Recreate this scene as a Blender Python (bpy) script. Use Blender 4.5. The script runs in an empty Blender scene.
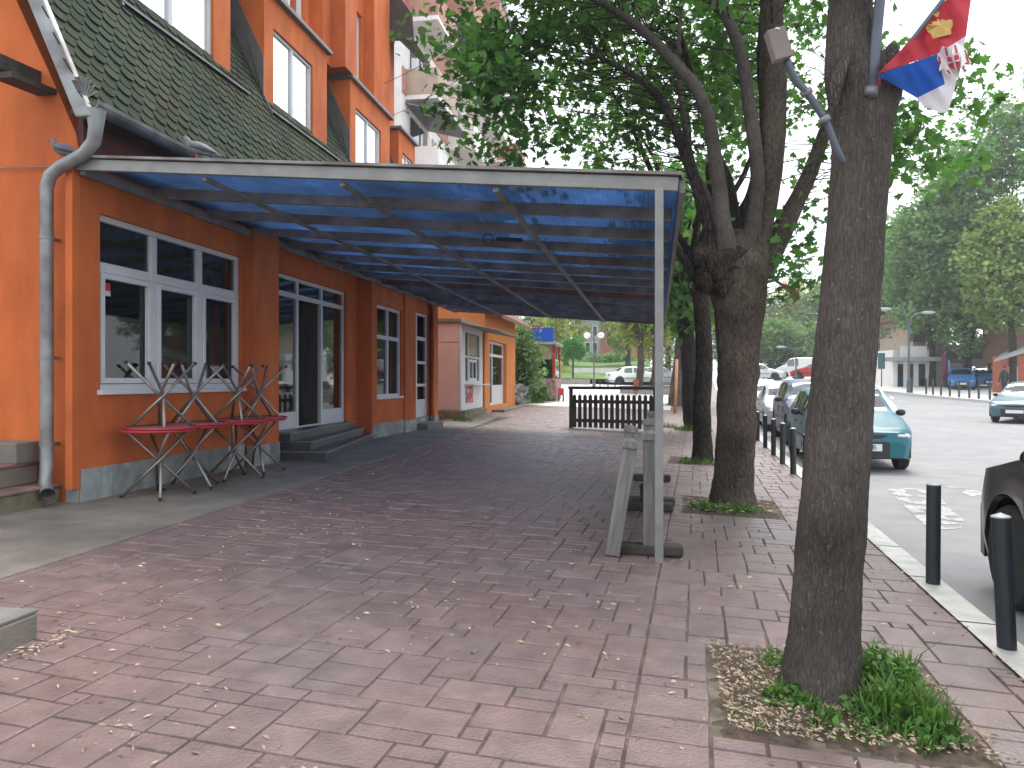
import bpy, bmesh, math, random
import numpy as np
from mathutils import Vector, Matrix, noise

R = math.radians
HAZE = .0012
random.seed(7)
rng = np.random.default_rng(7)
S = bpy.context.scene
COL = S.collection

# ---------------------------------------------------------------- camera, world, sun, exposure
FPX = 740.0
YAW = math.atan2(128, 740)
CY, SY = math.cos(YAW), math.sin(YAW)
EYE = 1.30
cam_d = bpy.data.cameras.new('camera')
cam = bpy.data.objects.new('camera', cam_d); COL.objects.link(cam)
cam.location = (0, 0, EYE)
cam.rotation_euler = (R(90), 0, YAW)
cam_d.sensor_width = 36; cam_d.lens = 36 * FPX / 1024
cam_d.shift_y = -3 / 1024
cam_d.clip_start = 0.05; cam_d.clip_end = 2000
S.camera = cam

world = bpy.data.worlds.new('World'); S.world = world; world.use_nodes = True
wn, wl = world.node_tree.nodes, world.node_tree.links
bg = wn['Background']
sky = wn.new('ShaderNodeTexSky'); sky.sky_type = 'NISHITA'; sky.sun_disc = False
SUN_EL, SUN_AZ = R(58), R(12)          # azimuth measured from +Y towards +X
sky.sun_elevation = SUN_EL; sky.sun_rotation = SUN_AZ
sky.air_density = 1.0; sky.dust_density = 2.0
# thin bright overcast: a pale cloud layer over the clear sky
tc = wn.new('ShaderNodeTexCoord'); nz = wn.new('ShaderNodeTexNoise')
nz.inputs['Scale'].default_value = 2.2; nz.inputs['Detail'].default_value = 5
wl.new(tc.outputs['Generated'], nz.inputs['Vector'])
cr = wn.new('ShaderNodeValToRGB')
cr.color_ramp.elements[0].position = .3; cr.color_ramp.elements[0].color = (8.3, 8.7, 9.3, 1)
cr.color_ramp.elements[1].position = .7; cr.color_ramp.elements[1].color = (10.5, 10.7, 11.0, 1)
wl.new(nz.outputs['Fac'], cr.inputs['Fac'])
mx = wn.new('ShaderNodeMix'); mx.data_type = 'RGBA'; mx.inputs['Factor'].default_value = .88
wl.new(sky.outputs['Color'], mx.inputs[6]); wl.new(cr.outputs['Color'], mx.inputs[7])
wl.new(mx.outputs[2], bg.inputs['Color'])
bg.inputs['Strength'].default_value = 0.10

sun_d = bpy.data.lights.new('sun', 'SUN'); sun_d.energy = 1.8; sun_d.angle = R(28); sun_d.color = (1, .95, .88)
sun = bpy.data.objects.new('sun', sun_d); COL.objects.link(sun)
sd = Vector((math.sin(SUN_AZ) * math.cos(SUN_EL), math.cos(SUN_AZ) * math.cos(SUN_EL), math.sin(SUN_EL)))
sun.rotation_euler = sd.to_track_quat('Z', 'Y').to_euler()

S.view_settings.view_transform = 'Standard'; S.view_settings.look = 'None'
S.view_settings.gamma = 1; S.view_settings.exposure = 1.15
S.render.engine = 'CYCLES'
S.cycles.use_denoising = True
S.cycles.max_bounces = 8; S.cycles.transparent_max_bounces = 12
S.cycles.diffuse_bounces = 4; S.cycles.glossy_bounces = 3

# ---------------------------------------------------------------- materials
def mat(name, col, rough=.7, var=.15, scale=6, bump=.0, bscale=40, metal=0, spec=.4, tone=0, hue=None, hscale=1.5,
        stretch=(1, 1, 1), coat=0, translucent=0, huefac=1.0):
    m = bpy.data.materials.new(name); m.use_nodes = True
    n, l = m.node_tree.nodes, m.node_tree.links
    p = n['Principled BSDF']
    p.inputs['Roughness'].default_value = rough; p.inputs['Metallic'].default_value = metal
    p.inputs['Specular IOR Level'].default_value = spec
    if coat: p.inputs['Coat Weight'].default_value = coat; p.inputs['Coat Roughness'].default_value = .05
    t = n.new('ShaderNodeTexCoord'); mp = n.new('ShaderNodeMapping'); mp.inputs['Scale'].default_value = stretch
    l.new(t.outputs['Object'], mp.inputs['Vector'])
    def noi(sc, det=5):
        x = n.new('ShaderNodeTexNoise'); x.inputs['Scale'].default_value = sc; x.inputs['Detail'].default_value = det
        l.new(mp.outputs['Vector'], x.inputs['Vector']); return x
    c = n.new('ShaderNodeRGB'); c.outputs[0].default_value = (*col, 1); out = c.outputs[0]
    def mul(inp, fac_socket, lo, hi):
        r = n.new('ShaderNodeMapRange'); r.inputs['From Min'].default_value = .25; r.inputs['From Max'].default_value = .75
        r.inputs['To Min'].default_value = lo; r.inputs['To Max'].default_value = hi
        l.new(fac_socket, r.inputs['Value'])
        v = n.new('ShaderNodeVectorMath'); v.operation = 'SCALE'
        l.new(inp, v.inputs[0]); l.new(r.outputs['Result'], v.inputs['Scale']); return v.outputs[0]
    if hue:
        h = noi(hscale, 4); mxx = n.new('ShaderNodeMix'); mxx.data_type = 'RGBA'
        r = n.new('ShaderNodeMapRange'); r.inputs['From Min'].default_value = .4; r.inputs['From Max'].default_value = .65
        r.inputs['To Max'].default_value = huefac
        l.new(h.outputs['Fac'], r.inputs['Value']); l.new(r.outputs['Result'], mxx.inputs['Factor'])
        l.new(out, mxx.inputs[6]); mxx.inputs[7].default_value = (*hue, 1); out = mxx.outputs[2]
    if var: out = mul(out, noi(scale, 8).outputs['Fac'], 1 - var, 1 + var)
    if tone:
        a = n.new('ShaderNodeAttribute'); a.attribute_name = 'tone'
        v = n.new('ShaderNodeVectorMath'); v.operation = 'SCALE'
        r = n.new('ShaderNodeMapRange'); r.inputs['To Min'].default_value = 1 - tone; r.inputs['To Max'].default_value = 1 + tone
        l.new(a.outputs['Fac'], r.inputs['Value'])
        l.new(out, v.inputs[0]); l.new(r.outputs['Result'], v.inputs['Scale']); out = v.outputs[0]
    l.new(out, p.inputs['Base Color'])
    if bump:
        b = n.new('ShaderNodeBump'); b.inputs['Strength'].default_value = bump; b.inputs['Distance'].default_value = .02
        l.new(noi(bscale, 6).outputs['Fac'], b.inputs['Height']); l.new(b.outputs['Normal'], p.inputs['Normal'])
    if translucent:
        o = n['Material Output']; tr = n.new('ShaderNodeBsdfTranslucent'); ms = n.new('ShaderNodeMixShader')
        vv = n.new('ShaderNodeVectorMath'); vv.operation = 'MULTIPLY'; vv.inputs[1].default_value = (1.5, 1.6, .7) if 'flag' not in name and 'emblem' not in name else (1, 1, 1)
        l.new(out, vv.inputs[0]); l.new(vv.outputs[0], tr.inputs['Color'])
        ms.inputs['Fac'].default_value = translucent
        l.new(p.outputs[0], ms.inputs[1]); l.new(tr.outputs[0], ms.inputs[2]); l.new(ms.outputs[0], o.inputs['Surface'])
    return m

def bark(name, dark, light, sc=26, stretch=.22, spots=.0, fis=.45):
    m = bpy.data.materials.new(name); m.use_nodes = True
    n, l = m.node_tree.nodes, m.node_tree.links; p = n['Principled BSDF']; p.inputs['Roughness'].default_value = .95; p.inputs['Specular IOR Level'].default_value = .12
    t = n.new('ShaderNodeTexCoord'); mp = n.new('ShaderNodeMapping'); mp.inputs['Scale'].default_value = (1, 1, stretch); l.new(t.outputs['Object'], mp.inputs['Vector'])
    nz = n.new('ShaderNodeTexNoise'); nz.inputs['Scale'].default_value = sc; nz.inputs['Detail'].default_value = 9; nz.inputs['Roughness'].default_value = .68; nz.inputs['Distortion'].default_value = .6
    l.new(mp.outputs[0], nz.inputs['Vector'])
    vo = n.new('ShaderNodeTexVoronoi'); vo.feature = 'DISTANCE_TO_EDGE'; vo.inputs['Scale'].default_value = sc*1.3; l.new(mp.outputs[0], vo.inputs['Vector'])
    mr = n.new('ShaderNodeMapRange'); mr.inputs['From Max'].default_value = .22; l.new(vo.outputs['Distance'], mr.inputs['Value'])
    mu = n.new('ShaderNodeMath'); mu.operation = 'MULTIPLY_ADD'; mu.inputs[1].default_value = fis; l.new(mr.outputs[0], mu.inputs[0]); 
    s2 = n.new('ShaderNodeMath'); s2.operation = 'MULTIPLY'; s2.inputs[1].default_value = 1.2-fis; l.new(nz.outputs['Fac'], s2.inputs[0]); l.new(s2.outputs[0], mu.inputs[2])
    rp = n.new('ShaderNodeValToRGB'); rp.color_ramp.elements[0].position = .30; rp.color_ramp.elements[0].color = (*dark, 1); rp.color_ramp.elements[1].position = .92; rp.color_ramp.elements[1].color = (*light, 1)
    l.new(mu.outputs[0], rp.inputs['Fac']); out = rp.outputs[0]
    big = n.new('ShaderNodeTexNoise'); big.inputs['Scale'].default_value = 2.2; big.inputs['Detail'].default_value = 4; l.new(t.outputs['Object'], big.inputs['Vector'])
    bm = n.new('ShaderNodeMapRange'); bm.inputs['From Min'].default_value = .3; bm.inputs['From Max'].default_value = .7; bm.inputs['To Min'].default_value = .62; bm.inputs['To Max'].default_value = 1.42; l.new(big.outputs['Fac'], bm.inputs['Value'])
    v = n.new('ShaderNodeVectorMath'); v.operation = 'SCALE'; l.new(out, v.inputs[0]); l.new(bm.outputs[0], v.inputs['Scale']); out = v.outputs[0]
    if spots:
        sp = n.new('ShaderNodeTexNoise'); sp.inputs['Scale'].default_value = 75; sp.inputs['Detail'].default_value = 2; l.new(t.outputs['Object'], sp.inputs['Vector'])
        sr = n.new('ShaderNodeMapRange'); sr.inputs['From Min'].default_value = .66; sr.inputs['From Max'].default_value = .72; sr.inputs['To Max'].default_value = spots; l.new(sp.outputs['Fac'], sr.inputs['Value'])
        mx = n.new('ShaderNodeMix'); mx.data_type = 'RGBA'; l.new(sr.outputs[0], mx.inputs['Factor']); l.new(out, mx.inputs[6]); mx.inputs[7].default_value = (.26, .25, .23, 1); out = mx.outputs[2]
    l.new(out, p.inputs['Base Color'])
    b = n.new('ShaderNodeBump'); b.inputs['Strength'].default_value = 1; b.inputs['Distance'].default_value = .018; l.new(mu.outputs[0], b.inputs['Height']); l.new(b.outputs['Normal'], p.inputs['Normal'])
    return m

def glass(name, tint=(.55, .6, .6), refl=.55, rough=.03, fres=1.0):
    m = bpy.data.materials.new(name); m.use_nodes = True
    n, l = m.node_tree.nodes, m.node_tree.links
    n.remove(n['Principled BSDF'])
    tr = n.new('ShaderNodeBsdfTransparent'); tr.inputs['Color'].default_value = (*tint, 1)
    gl = n.new('ShaderNodeBsdfGlossy'); gl.inputs['Roughness'].default_value = rough; gl.inputs['Color'].default_value = (.9, .93, .95, 1)
    fr = n.new('ShaderNodeFresnel'); fr.inputs['IOR'].default_value = 1.5
    r = n.new('ShaderNodeMath'); r.operation = 'MULTIPLY_ADD'; r.inputs[1].default_value = fres; r.inputs[2].default_value = refl * .2
    r.use_clamp = True
    l.new(fr.outputs[0], r.inputs[0])
    ms = n.new('ShaderNodeMixShader'); l.new(r.outputs[0], ms.inputs['Fac'])
    l.new(tr.outputs[0], ms.inputs[1]); l.new(gl.outputs[0], ms.inputs[2]); l.new(ms.outputs[0], n['Material Output'].inputs['Surface'])
    return m

def blue_sheet():
    m = bpy.data.materials.new('blue_polycarbonate'); m.use_nodes = True
    n, l = m.node_tree.nodes, m.node_tree.links
    n.remove(n['Principled BSDF'])
    t = n.new('ShaderNodeTexCoord')
    nz = n.new('ShaderNodeTexNoise'); nz.inputs['Scale'].default_value = 1.4; nz.inputs['Detail'].default_value = 9; nz.inputs['Roughness'].default_value = .65
    l.new(t.outputs['Object'], nz.inputs['Vector'])
    ramp = n.new('ShaderNodeValToRGB')
    ramp.color_ramp.elements[0].position = .33; ramp.color_ramp.elements[0].color = (.030, .050, .085, 1)
    ramp.color_ramp.elements[1].position = .6; ramp.color_ramp.elements[1].color = (.046, .115, .29, 1)
    e = ramp.color_ramp.elements.new(.8); e.color = (.12, .26, .54, 1)
    l.new(nz.outputs['Fac'], ramp.inputs['Fac'])
    tl = n.new('ShaderNodeBsdfTranslucent'); l.new(ramp.outputs[0], tl.inputs['Color'])
    tp = n.new('ShaderNodeBsdfTransparent'); l.new(ramp.outputs[0], tp.inputs['Color'])
    df = n.new('ShaderNodeBsdfDiffuse'); df.inputs['Color'].default_value = (.04, .12, .34, 1)
    a = n.new('ShaderNodeMixShader'); a.inputs[0].default_value = .42; l.new(tl.outputs[0], a.inputs[1]); l.new(tp.outputs[0], a.inputs[2])
    b = n.new('ShaderNodeMixShader'); b.inputs[0].default_value = .18; l.new(a.outputs[0], b.inputs[1]); l.new(df.outputs[0], b.inputs[2])
    l.new(b.outputs[0], n['Material Output'].inputs['Surface'])
    return m

def emit(name, col, s):
    m = bpy.data.materials.new(name); m.use_nodes = True
    p = m.node_tree.nodes['Principled BSDF']; p.inputs['Base Color'].default_value = (*col, 1)
    p.inputs['Emission Color'].default_value = (*col, 1); p.inputs['Emission Strength'].default_value = s
    return m

M = {}
M['orange'] = mat('orange_render', (.54, .130, .029), .85, .18, 4, .3, 60, hue=(.44, .098, .026), hscale=1.6, stretch=(1, 1, .4))
M['orange2'] = mat('orange_render_pale', (.58, .20, .055), .85, .1, 3, .2, 60)
M['maroon'] = mat('maroon_boards', (.085, .02, .02), .7, .3, 5)
M['shingle'] = mat('green_shingle', (.025, .043, .026), .9, .3, 9, .4, 120, tone=.36, hue=(.040, .044, .024), hscale=1.1, spec=.2)
M['flash'] = mat('grey_flashing', (.16, .165, .17), .45, .2, 4, metal=.4)
M['zinc'] = mat('zinc', (.27, .285, .29), .5, .25, 5, metal=.45, hue=(.15, .14, .14), hscale=3)
M['white'] = mat('white_pvc', (.60, .61, .62), .4, .06, 5)
M['whitewall'] = mat('white_render', (.72, .70, .68), .85, .12, 2)
M['darkwood'] = mat('dark_wood', (.060, .050, .046), .8, .35, 8, .4, 30, stretch=(1, 1, .2))
M['greywood'] = mat('weathered_wood', (.20, .195, .185), .85, .35, 14, .6, 40, stretch=(2.5, 2.5, .25), hue=(.16, .15, .14), hscale=6)
M['tile'] = mat('grey_step_tile', (.075, .08, .085), .35, .2, 6)
M['tile_edge'] = mat('step_nosing', (.2, .2, .2), .5)
M['marble'] = mat('marble_plinth', (.34, .36, .35), .5, .3, 5, hue=(.24, .27, .27), hscale=7)
M['paver'] = mat('stamped_paver', (.186, .124, .118), .43, .26, 7, .3, 70, tone=.12, hue=(.172, .132, .130), hscale=.8, spec=.6)
M['mortar'] = mat('paver_joint', (.085, .068, .058), .9, .5, 9, hue=(.19, .155, .12), hscale=3.5)
M['concrete'] = mat('concrete', (.200, .178, .150), .8, .28, 3.5, .3, 60, hue=(.150, .135, .118), hscale=1.3)
M['kerbm'] = mat('kerb_concrete', (.52, .51, .48), .8, .2, 7, .2, 50, tone=.1)
M['asphalt'] = mat('asphalt', (.268, .268, .272), .85, .14, 2.5, .25, 130, hue=(.24, .24, .25), hscale=.35)
M['paint'] = mat('worn_road_paint', (.37, .37, .375), .8, .3, 12)
M['soil'] = mat('soil', (.085, .062, .046), .95, .45, 26, .8, 40)
M['plaza'] = mat('pale_plaza', (.70, .68, .65), .8, .12, 1.5)
M['grassm'] = mat('grass_blade', (.075, .16, .03), .7, .2, 8, tone=.45, translucent=.25)
M['lawnm'] = mat('lawn', (.10, .19, .035), .9, .35, 1.5, .6, 9)
M['litter'] = mat('dry_litter', (.42, .33, .23), .8, .2, 9, tone=.4)
M['bark'] = bark('grey_bark', (.052, .044, .040), (.135, .118, .105), 62, .2, .6, .22)
M['bark2'] = bark('brown_bark', (.034, .027, .022), (.125, .100, .082), 34, .24, .15, .3)
M['barkdark'] = bark('dark_bark', (.014, .011, .010), (.062, .052, .045), 24, .22)
M['leaf'] = mat('maple_leaf', (.060, .145, .043), .55, .15, 6, tone=.5, translucent=.5)
M['leaf_far'] = mat('lime_leaf', (.130, .235, .095), .7, .15, .4, tone=.45, translucent=.3)
M['leaf_yel'] = mat('young_leaf', (.24, .28, .075), .7, .15, .4, tone=.4, translucent=.3)
M['leaf_mid'] = mat('spring_leaf', (.175, .26, .075), .7, .15, .4, tone=.4, translucent=.3)
M['leaf_dark'] = mat('dark_leaf', (.075, .16, .055), .7, .15, .4, tone=.45, translucent=.25)
M['steel'] = mat('painted_steel', (.235, .235, .228), .5, .2, 6, metal=.2)
M['steel_d'] = mat('grey_steel', (.23, .225, .22), .55, .35, 5, metal=.1, hue=(.16, .13, .115), hscale=2)
M['rust'] = mat('rusty_timber', (.20, .105, .075), .8, .4, 4)
M['chrome'] = mat('table_steel', (.26, .24, .225), .35, .25, 9, metal=.7)
M['redrim'] = mat('red_table_edge', (.42, .03, .05), .45, .15, 8)
M['tabletop'] = mat('table_underside', (.22, .16, .12), .6, .25, 7)
M['bollard'] = mat('bollard_paint', (.022, .028, .035), .45, .2, 8)
M['boltop'] = mat('bollard_cap', (.30, .32, .34), .4, .2, 8)
M['black'] = mat('black_plastic', (.02, .021, .023), .5, .15, 8)
M['rubber'] = mat('rubber', (.022, .022, .022), .85, .2, 8)
M['rim'] = mat('alloy', (.42, .43, .44), .4, .1, 8, metal=.15)
M['curtain'] = mat('brown_curtain', (.10, .065, .05), .9, .3, 12, stretch=(1, 6, .2))
M['room'] = mat('room_dark', (.055, .05, .048), .9, .3, 1)
M['pane'] = glass('window_glass', (.36, .40, .40), .2, fres=.6)
M['mirror_pane'] = glass('sky_reflecting_glass', (.25, .3, .33), 4.0)
M['carglass'] = glass('car_glass', (.22, .26, .27), .5)
M['door_pane'] = glass('door_glass', (.3, .34, .35), .8, fres=.9)
M['blue'] = blue_sheet()
M['skin'] = mat('skin', (.45, .26, .19), .6, .05)
M['cloth'] = mat('dark_cloth', (.022, .026, .034), .9, .25, 9)
M['pink'] = mat('pink_panel', (.60, .42, .36), .75, .08, 3)
M['brick'] = mat('pink_brick', (.42, .21, .17), .85, .15, 5)
M['terracotta'] = mat('terracotta_wall', (.55, .21, .13), .85, .15, 2)
M['greywall'] = mat('grey_wall', (.30, .31, .32), .8, .2, 2)
M['rooftile'] = mat('brown_roof', (.16, .085, .06), .85, .3, 5, .5, 25)
M['stone'] = mat('rubble_stone', (.30, .29, .27), .9, .4, 6, .9, 9)
M['signblue'] = mat('blue_sign', (.015, .09, .50), .5, .08, 3)
M['red'] = mat('red_paint', (.45, .03, .03), .45, .12, 4)
M['flagred'] = mat('flag_red', (.52, .055, .075), .75, .08, 20, translucent=.3)
M['flagblue'] = mat('flag_blue', (.02, .095, .40), .75, .08, 20, translucent=.3)
M['flagwhite'] = mat('flag_white', (.62, .60, .62), .75, .08, 20, translucent=.3)
M['gold'] = mat('flag_gold', (.50, .33, .10), .7, .2, 30)
M['brownred'] = mat('bin_red', (.24, .07, .045), .7, .2, 5)
M['polegrey'] = mat('pole_grey', (.10, .12, .15), .5, .2, 5, metal=.3)
M['lampgrey'] = mat('lamp_grey', (.35, .36, .37), .5, .1, 5)
M['globe'] = mat('white_globe', (.8, .8, .8), .3, .03)
M['wood_new'] = mat('stake_wood', (.50, .28, .14), .8, .2, 8)
M['moss'] = mat('mossy_concrete', (.17, .155, .10), .9, .4, 7, .5, 40)
M['pigeon'] = mat('pigeon_grey', (.14, .145, .16), .7, .3, 30)
M['shop_red'] = mat('red_brown_cladding', (.34, .09, .05), .7, .15, 3)
M['tan'] = mat('tan_wall', (.40, .32, .25), .85, .15, 2)
def car_paint(name, col): return mat(name, col, .40, .05, 3, coat=.12, spec=.32)
M['p_teal'] = car_paint('teal_car_paint', (.010, .125, .165))
M['p_navy'] = car_paint('dark_blue_car_paint', (.012, .042, .12))
M['p_silver'] = car_paint('silver_car_paint', (.36, .39, .42))
M['p_white'] = car_paint('white_car_paint', (.72, .73, .74))
M['p_red'] = car_paint('red_car_paint', (.48, .015, .025))
M['p_dark'] = mat('black_green_car_paint', (.010, .014, .015), .3, .05, 3, coat=.35, spec=.4)
M['p_blue'] = car_paint('blue_car_paint', (.03, .17, .45))
M['p_ice'] = car_paint('pale_blue_car_paint', (.06, .13, .155))
M['headlight'] = mat('headlight_lens', (.55, .57, .58), .12, .1, 20, metal=.5)
M['plate'] = mat('number_plate', (.75, .75, .74), .5, .03)
M['taillight'] = mat('taillight', (.3, .01, .01), .25, .1)

# ---------------------------------------------------------------- thin bright haze of the street air
hz = bpy.data.materials.new('haze'); hz.use_nodes = True
hz.node_tree.nodes.remove(hz.node_tree.nodes['Principled BSDF'])
pv = hz.node_tree.nodes.new('ShaderNodeVolumePrincipled'); pv.inputs['Density'].default_value = HAZE; pv.inputs['Color'].default_value = (.86, .91, .95, 1); pv.inputs['Anisotropy'].default_value = .2
hz.node_tree.links.new(pv.outputs[0], hz.node_tree.nodes['Material Output'].inputs['Volume'])
hm = bpy.data.meshes.new('haze')
hv = [(x, y, z) for x in (-440, 440) for y in (-100, 1120) for z in (-2.5, 40)]
hm.from_pydata(hv, [], [(0,1,3,2), (4,6,7,5), (0,4,5,1), (2,3,7,6), (0,2,6,4), (1,5,7,3)]); hm.materials.append(hz)
ho = bpy.data.objects.new('haze', hm); COL.objects.link(ho); ho['kind'] = 'stuff'

# ---------------------------------------------------------------- mesh helpers
ORG = {}
class MB:
    def __init__(s): s.v = []; s.f = []; s.m = []; s.t = []
    def add(s, vs, fs, m=0, t=.5):
        o = len(s.v); s.v += [tuple(v) for v in vs]
        for f in fs: s.f.append(tuple(i + o for i in f)); s.m.append(m); s.t.append(t)
        return s
    def box(s, x0, x1, y0, y1, z0, z1, m=0, t=.5):
        x0, x1 = sorted((x0, x1)); y0, y1 = sorted((y0, y1)); z0, z1 = sorted((z0, z1))
        return s.add([(x0,y0,z0),(x1,y0,z0),(x1,y1,z0),(x0,y1,z0),(x0,y0,z1),(x1,y0,z1),(x1,y1,z1),(x0,y1,z1)],
              [(0,3,2,1),(4,5,6,7),(0,1,5,4),(1,2,6,5),(2,3,7,6),(3,0,4,7)], m, t)
    def bar(s, p, q, w, h, m=0, up=(0,0,1), t=.5):
        p, q = Vector(p), Vector(q); d = (q - p).normalized(); u = Vector(up)
        r = d.cross(u)
        if r.length < 1e-4: r = d.cross(Vector((0,1,0)))
        r.normalize(); u = r.cross(d).normalized(); r *= w/2; u *= h/2
        vs = [p-r-u, p+r-u, p+r+u, p-r+u, q-r-u, q+r-u, q+r+u, q-r+u]
        return s.add(vs, [(0,1,2,3),(7,6,5,4),(0,4,5,1),(1,5,6,2),(2,6,7,3),(3,7,4,0)], m, t)
    def prism(s, poly, a0, a1, axis='z', m=0, t=.5):
        n = len(poly)
        def P(p, a): return {'z': (p[0], p[1], a), 'x': (a, p[0], p[1]), 'y': (p[0], a, p[1])}[axis]
        vs = [P(p, a0) for p in poly] + [P(p, a1) for p in poly]
        fs = [tuple(range(n))[::-1], tuple(range(n, 2*n))] + [(i, (i+1) % n, n+(i+1) % n, n+i) for i in range(n)]
        return s.add(vs, fs, m, t)
    def tube(s, pts, radii, n=8, m=0, cap=True, rough=0, seed=0, t=.5, ridge=0, rsc=40):
        pts = [Vector(p) for p in pts]
        if not hasattr(radii, '__len__'): radii = [radii] * len(pts)
        vs = []; ref = Vector((0, 0, 1))
        d0 = (pts[1] - pts[0]).normalized()
        if abs(d0.z) > .9: ref = Vector((1, 0, 0))
        a = d0.cross(ref).normalized()
        for i, p in enumerate(pts):
            d = (pts[min(i+1, len(pts)-1)] - pts[max(i-1, 0)]).normalized()
            a = (a - d * a.dot(d)).normalized(); b = d.cross(a)
            for k in range(n):
                th = 2*math.pi*k/n; r = radii[i]
                dirv = a*math.cos(th) + b*math.sin(th)
                if rough: r *= 1 + rough*(noise.noise((p + dirv*r*1.5)*3.2 + Vector((seed, 0, 0))) + .5*noise.noise((p + dirv*r)*9))
                if ridge:
                    q = p + dirv*r; h = noise.noise(Vector((q.x*rsc, q.y*rsc, q.z*rsc*.16 + seed))); h2 = noise.noise(Vector((q.x*rsc*2.1, q.y*rsc*2.1, q.z*rsc*.5)))
                    r += ridge*((1-abs(h)*2.2)*.8 + h2*.5)
                vs.append(p + dirv*r)
        fs = [(i*n+k, i*n+(k+1) % n, (i+1)*n+(k+1) % n, (i+1)*n+k) for i in range(len(pts)-1) for k in range(n)]
        if cap: fs += [tuple(range(n))[::-1], tuple(range((len(pts)-1)*n, len(pts)*n))]
        return s.add(vs, fs, m, t)
    def disc(s, c, r, h, n=24, m=0, axis='z', t=.5):
        c = Vector(c); ax = {'z': (0,0,h), 'x': (h,0,0), 'y': (0,h,0)}[axis]
        return s.tube([c, c+Vector(ax)], [r, r], n, m, t=t)
    def ball(s, c, rx, ry=None, rz=None, nu=12, nv=8, m=0, wob=0):
        ry = ry or rx; rz = rz or rx; vs = []; c = Vector(c)
        for j in range(nv+1):
            ph = math.pi*j/nv - math.pi/2
            for i in range(nu):
                th = 2*math.pi*i/nu
                d = Vector((math.cos(ph)*math.cos(th), math.cos(ph)*math.sin(th), math.sin(ph)))
                k = 1 + (wob*noise.noise(d*2 + c) if wob else 0)
                vs.append(c + Vector((d.x*rx*k, d.y*ry*k, d.z*rz*k)))
        fs = [(j*nu+i, j*nu+(i+1) % nu, (j+1)*nu+(i+1) % nu, (j+1)*nu+i) for j in range(nv) for i in range(nu)]
        return s.add(vs, fs, m)
    def build(s, name, mats, parent=None, smooth=False, bevel=0, label=None, cat=None, group=None, kind=None, loc=None, seg=2):
        if not isinstance(mats, (list, tuple)): mats = [mats]
        org = Vector(ORG.get(parent.name, (0,0,0))) if parent else Vector(loc or (0,0,0))
        me = bpy.data.meshes.new(name)
        me.from_pydata([tuple(Vector(v)-org) for v in s.v], [], s.f)
        for mm in mats: me.materials.append(M[mm] if isinstance(mm, str) else mm)
        me.polygons.foreach_set('material_index', s.m)
        a = me.attributes.new('tone', 'FLOAT', 'FACE'); a.data.foreach_set('value', s.t)
        if smooth: me.polygons.foreach_set('use_smooth', [True]*len(s.f))
        me.update()
        o = bpy.data.objects.new(name, me); COL.objects.link(o)
        if parent: o.parent = parent; ORG[o.name] = org
        elif loc: o.location = org
        if not parent: ORG[o.name] = org
        if bevel:
            b = o.modifiers.new('bevel', 'BEVEL'); b.width = bevel; b.segments = seg; b.limit_method = 'ANGLE'; b.angle_limit = R(40)
        tag(o, label, cat, group, kind)
        return o

def tag(o, label=None, cat=None, group=None, kind=None):
    if label: o['label'] = label
    if cat: o['category'] = cat
    if group: o['group'] = group
    if kind: o['kind'] = kind
    return o

def thing(name, label, cat, loc=(0,0,0), rotz=0, group=None, local=False):
    o = bpy.data.objects.new(name, None); COL.objects.link(o); o.empty_display_size = .2
    o.location = loc; o.rotation_euler = (0,0,rotz); tag(o, label, cat, group)
    ORG[o.name] = (0,0,0) if local else tuple(loc)
    return o

def dup(o, parent=None, label=None, loc=None, rotz=None, group=None):
    c = o.copy(); COL.objects.link(c)
    if parent: c.parent = parent
    if label: c['label'] = label
    if group: c['group'] = group
    if loc is not None: c.location = loc
    if rotz is not None: c.rotation_euler = (0,0,rotz)
    for ch in list(o.children): dup(ch, c)
    return c

def W(px, py, zc):
    """world point seen at photo pixel (px, py) at depth zc metres"""
    xc = (px-512)/FPX*zc
    return Vector((xc*CY - zc*SY, xc*SY + zc*CY, EYE + (381-py)/FPX*zc))

# ---------------------------------------------------------------- terrain
KV = Vector((.0718, .9974)); KU = Vector((.9974, -.0718)); KO = Vector((1.96, 4.5))
def kf(a, b): return KO + KU*a + KV*b                   # kerb frame: a across (0 = kerb edge), b along
def xk(y): return 1.96 + .072*(y - 4.5)
def rise(y): return .0006*max(0, min(y, 68) - 18)**2
def gz(x, y): return -.03*(max(-5.3, min(x, 3.0)) - .15) + rise(y)
def rz(y): return -.205 + rise(y)
def xo(y):                                              # opposite kerb
    if y < 39.7: return 18.4 + (39.7-y)*.10
    return 18.4 - (y-39.7)*.186
YS = [-14 + i*.9 for i in range(0, 96)] + [72 + 3*i for i in range(0, 80)]
def strip(name, xl, xr, ys, zf, m, n=2, kind='structure'):
    mb = MB(); vs = []
    for y in ys:
        for i in range(n+1):
            x = xl(y) + (xr(y)-xl(y))*i/n; vs.append((x, y, zf(x, y)))
    fs = [(j*(n+1)+i, j*(n+1)+i+1, (j+1)*(n+1)+i+1, (j+1)*(n+1)+i) for j in range(len(ys)-1) for i in range(n)]
    return mb.add(vs, fs).build(name, m, kind=kind)

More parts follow.
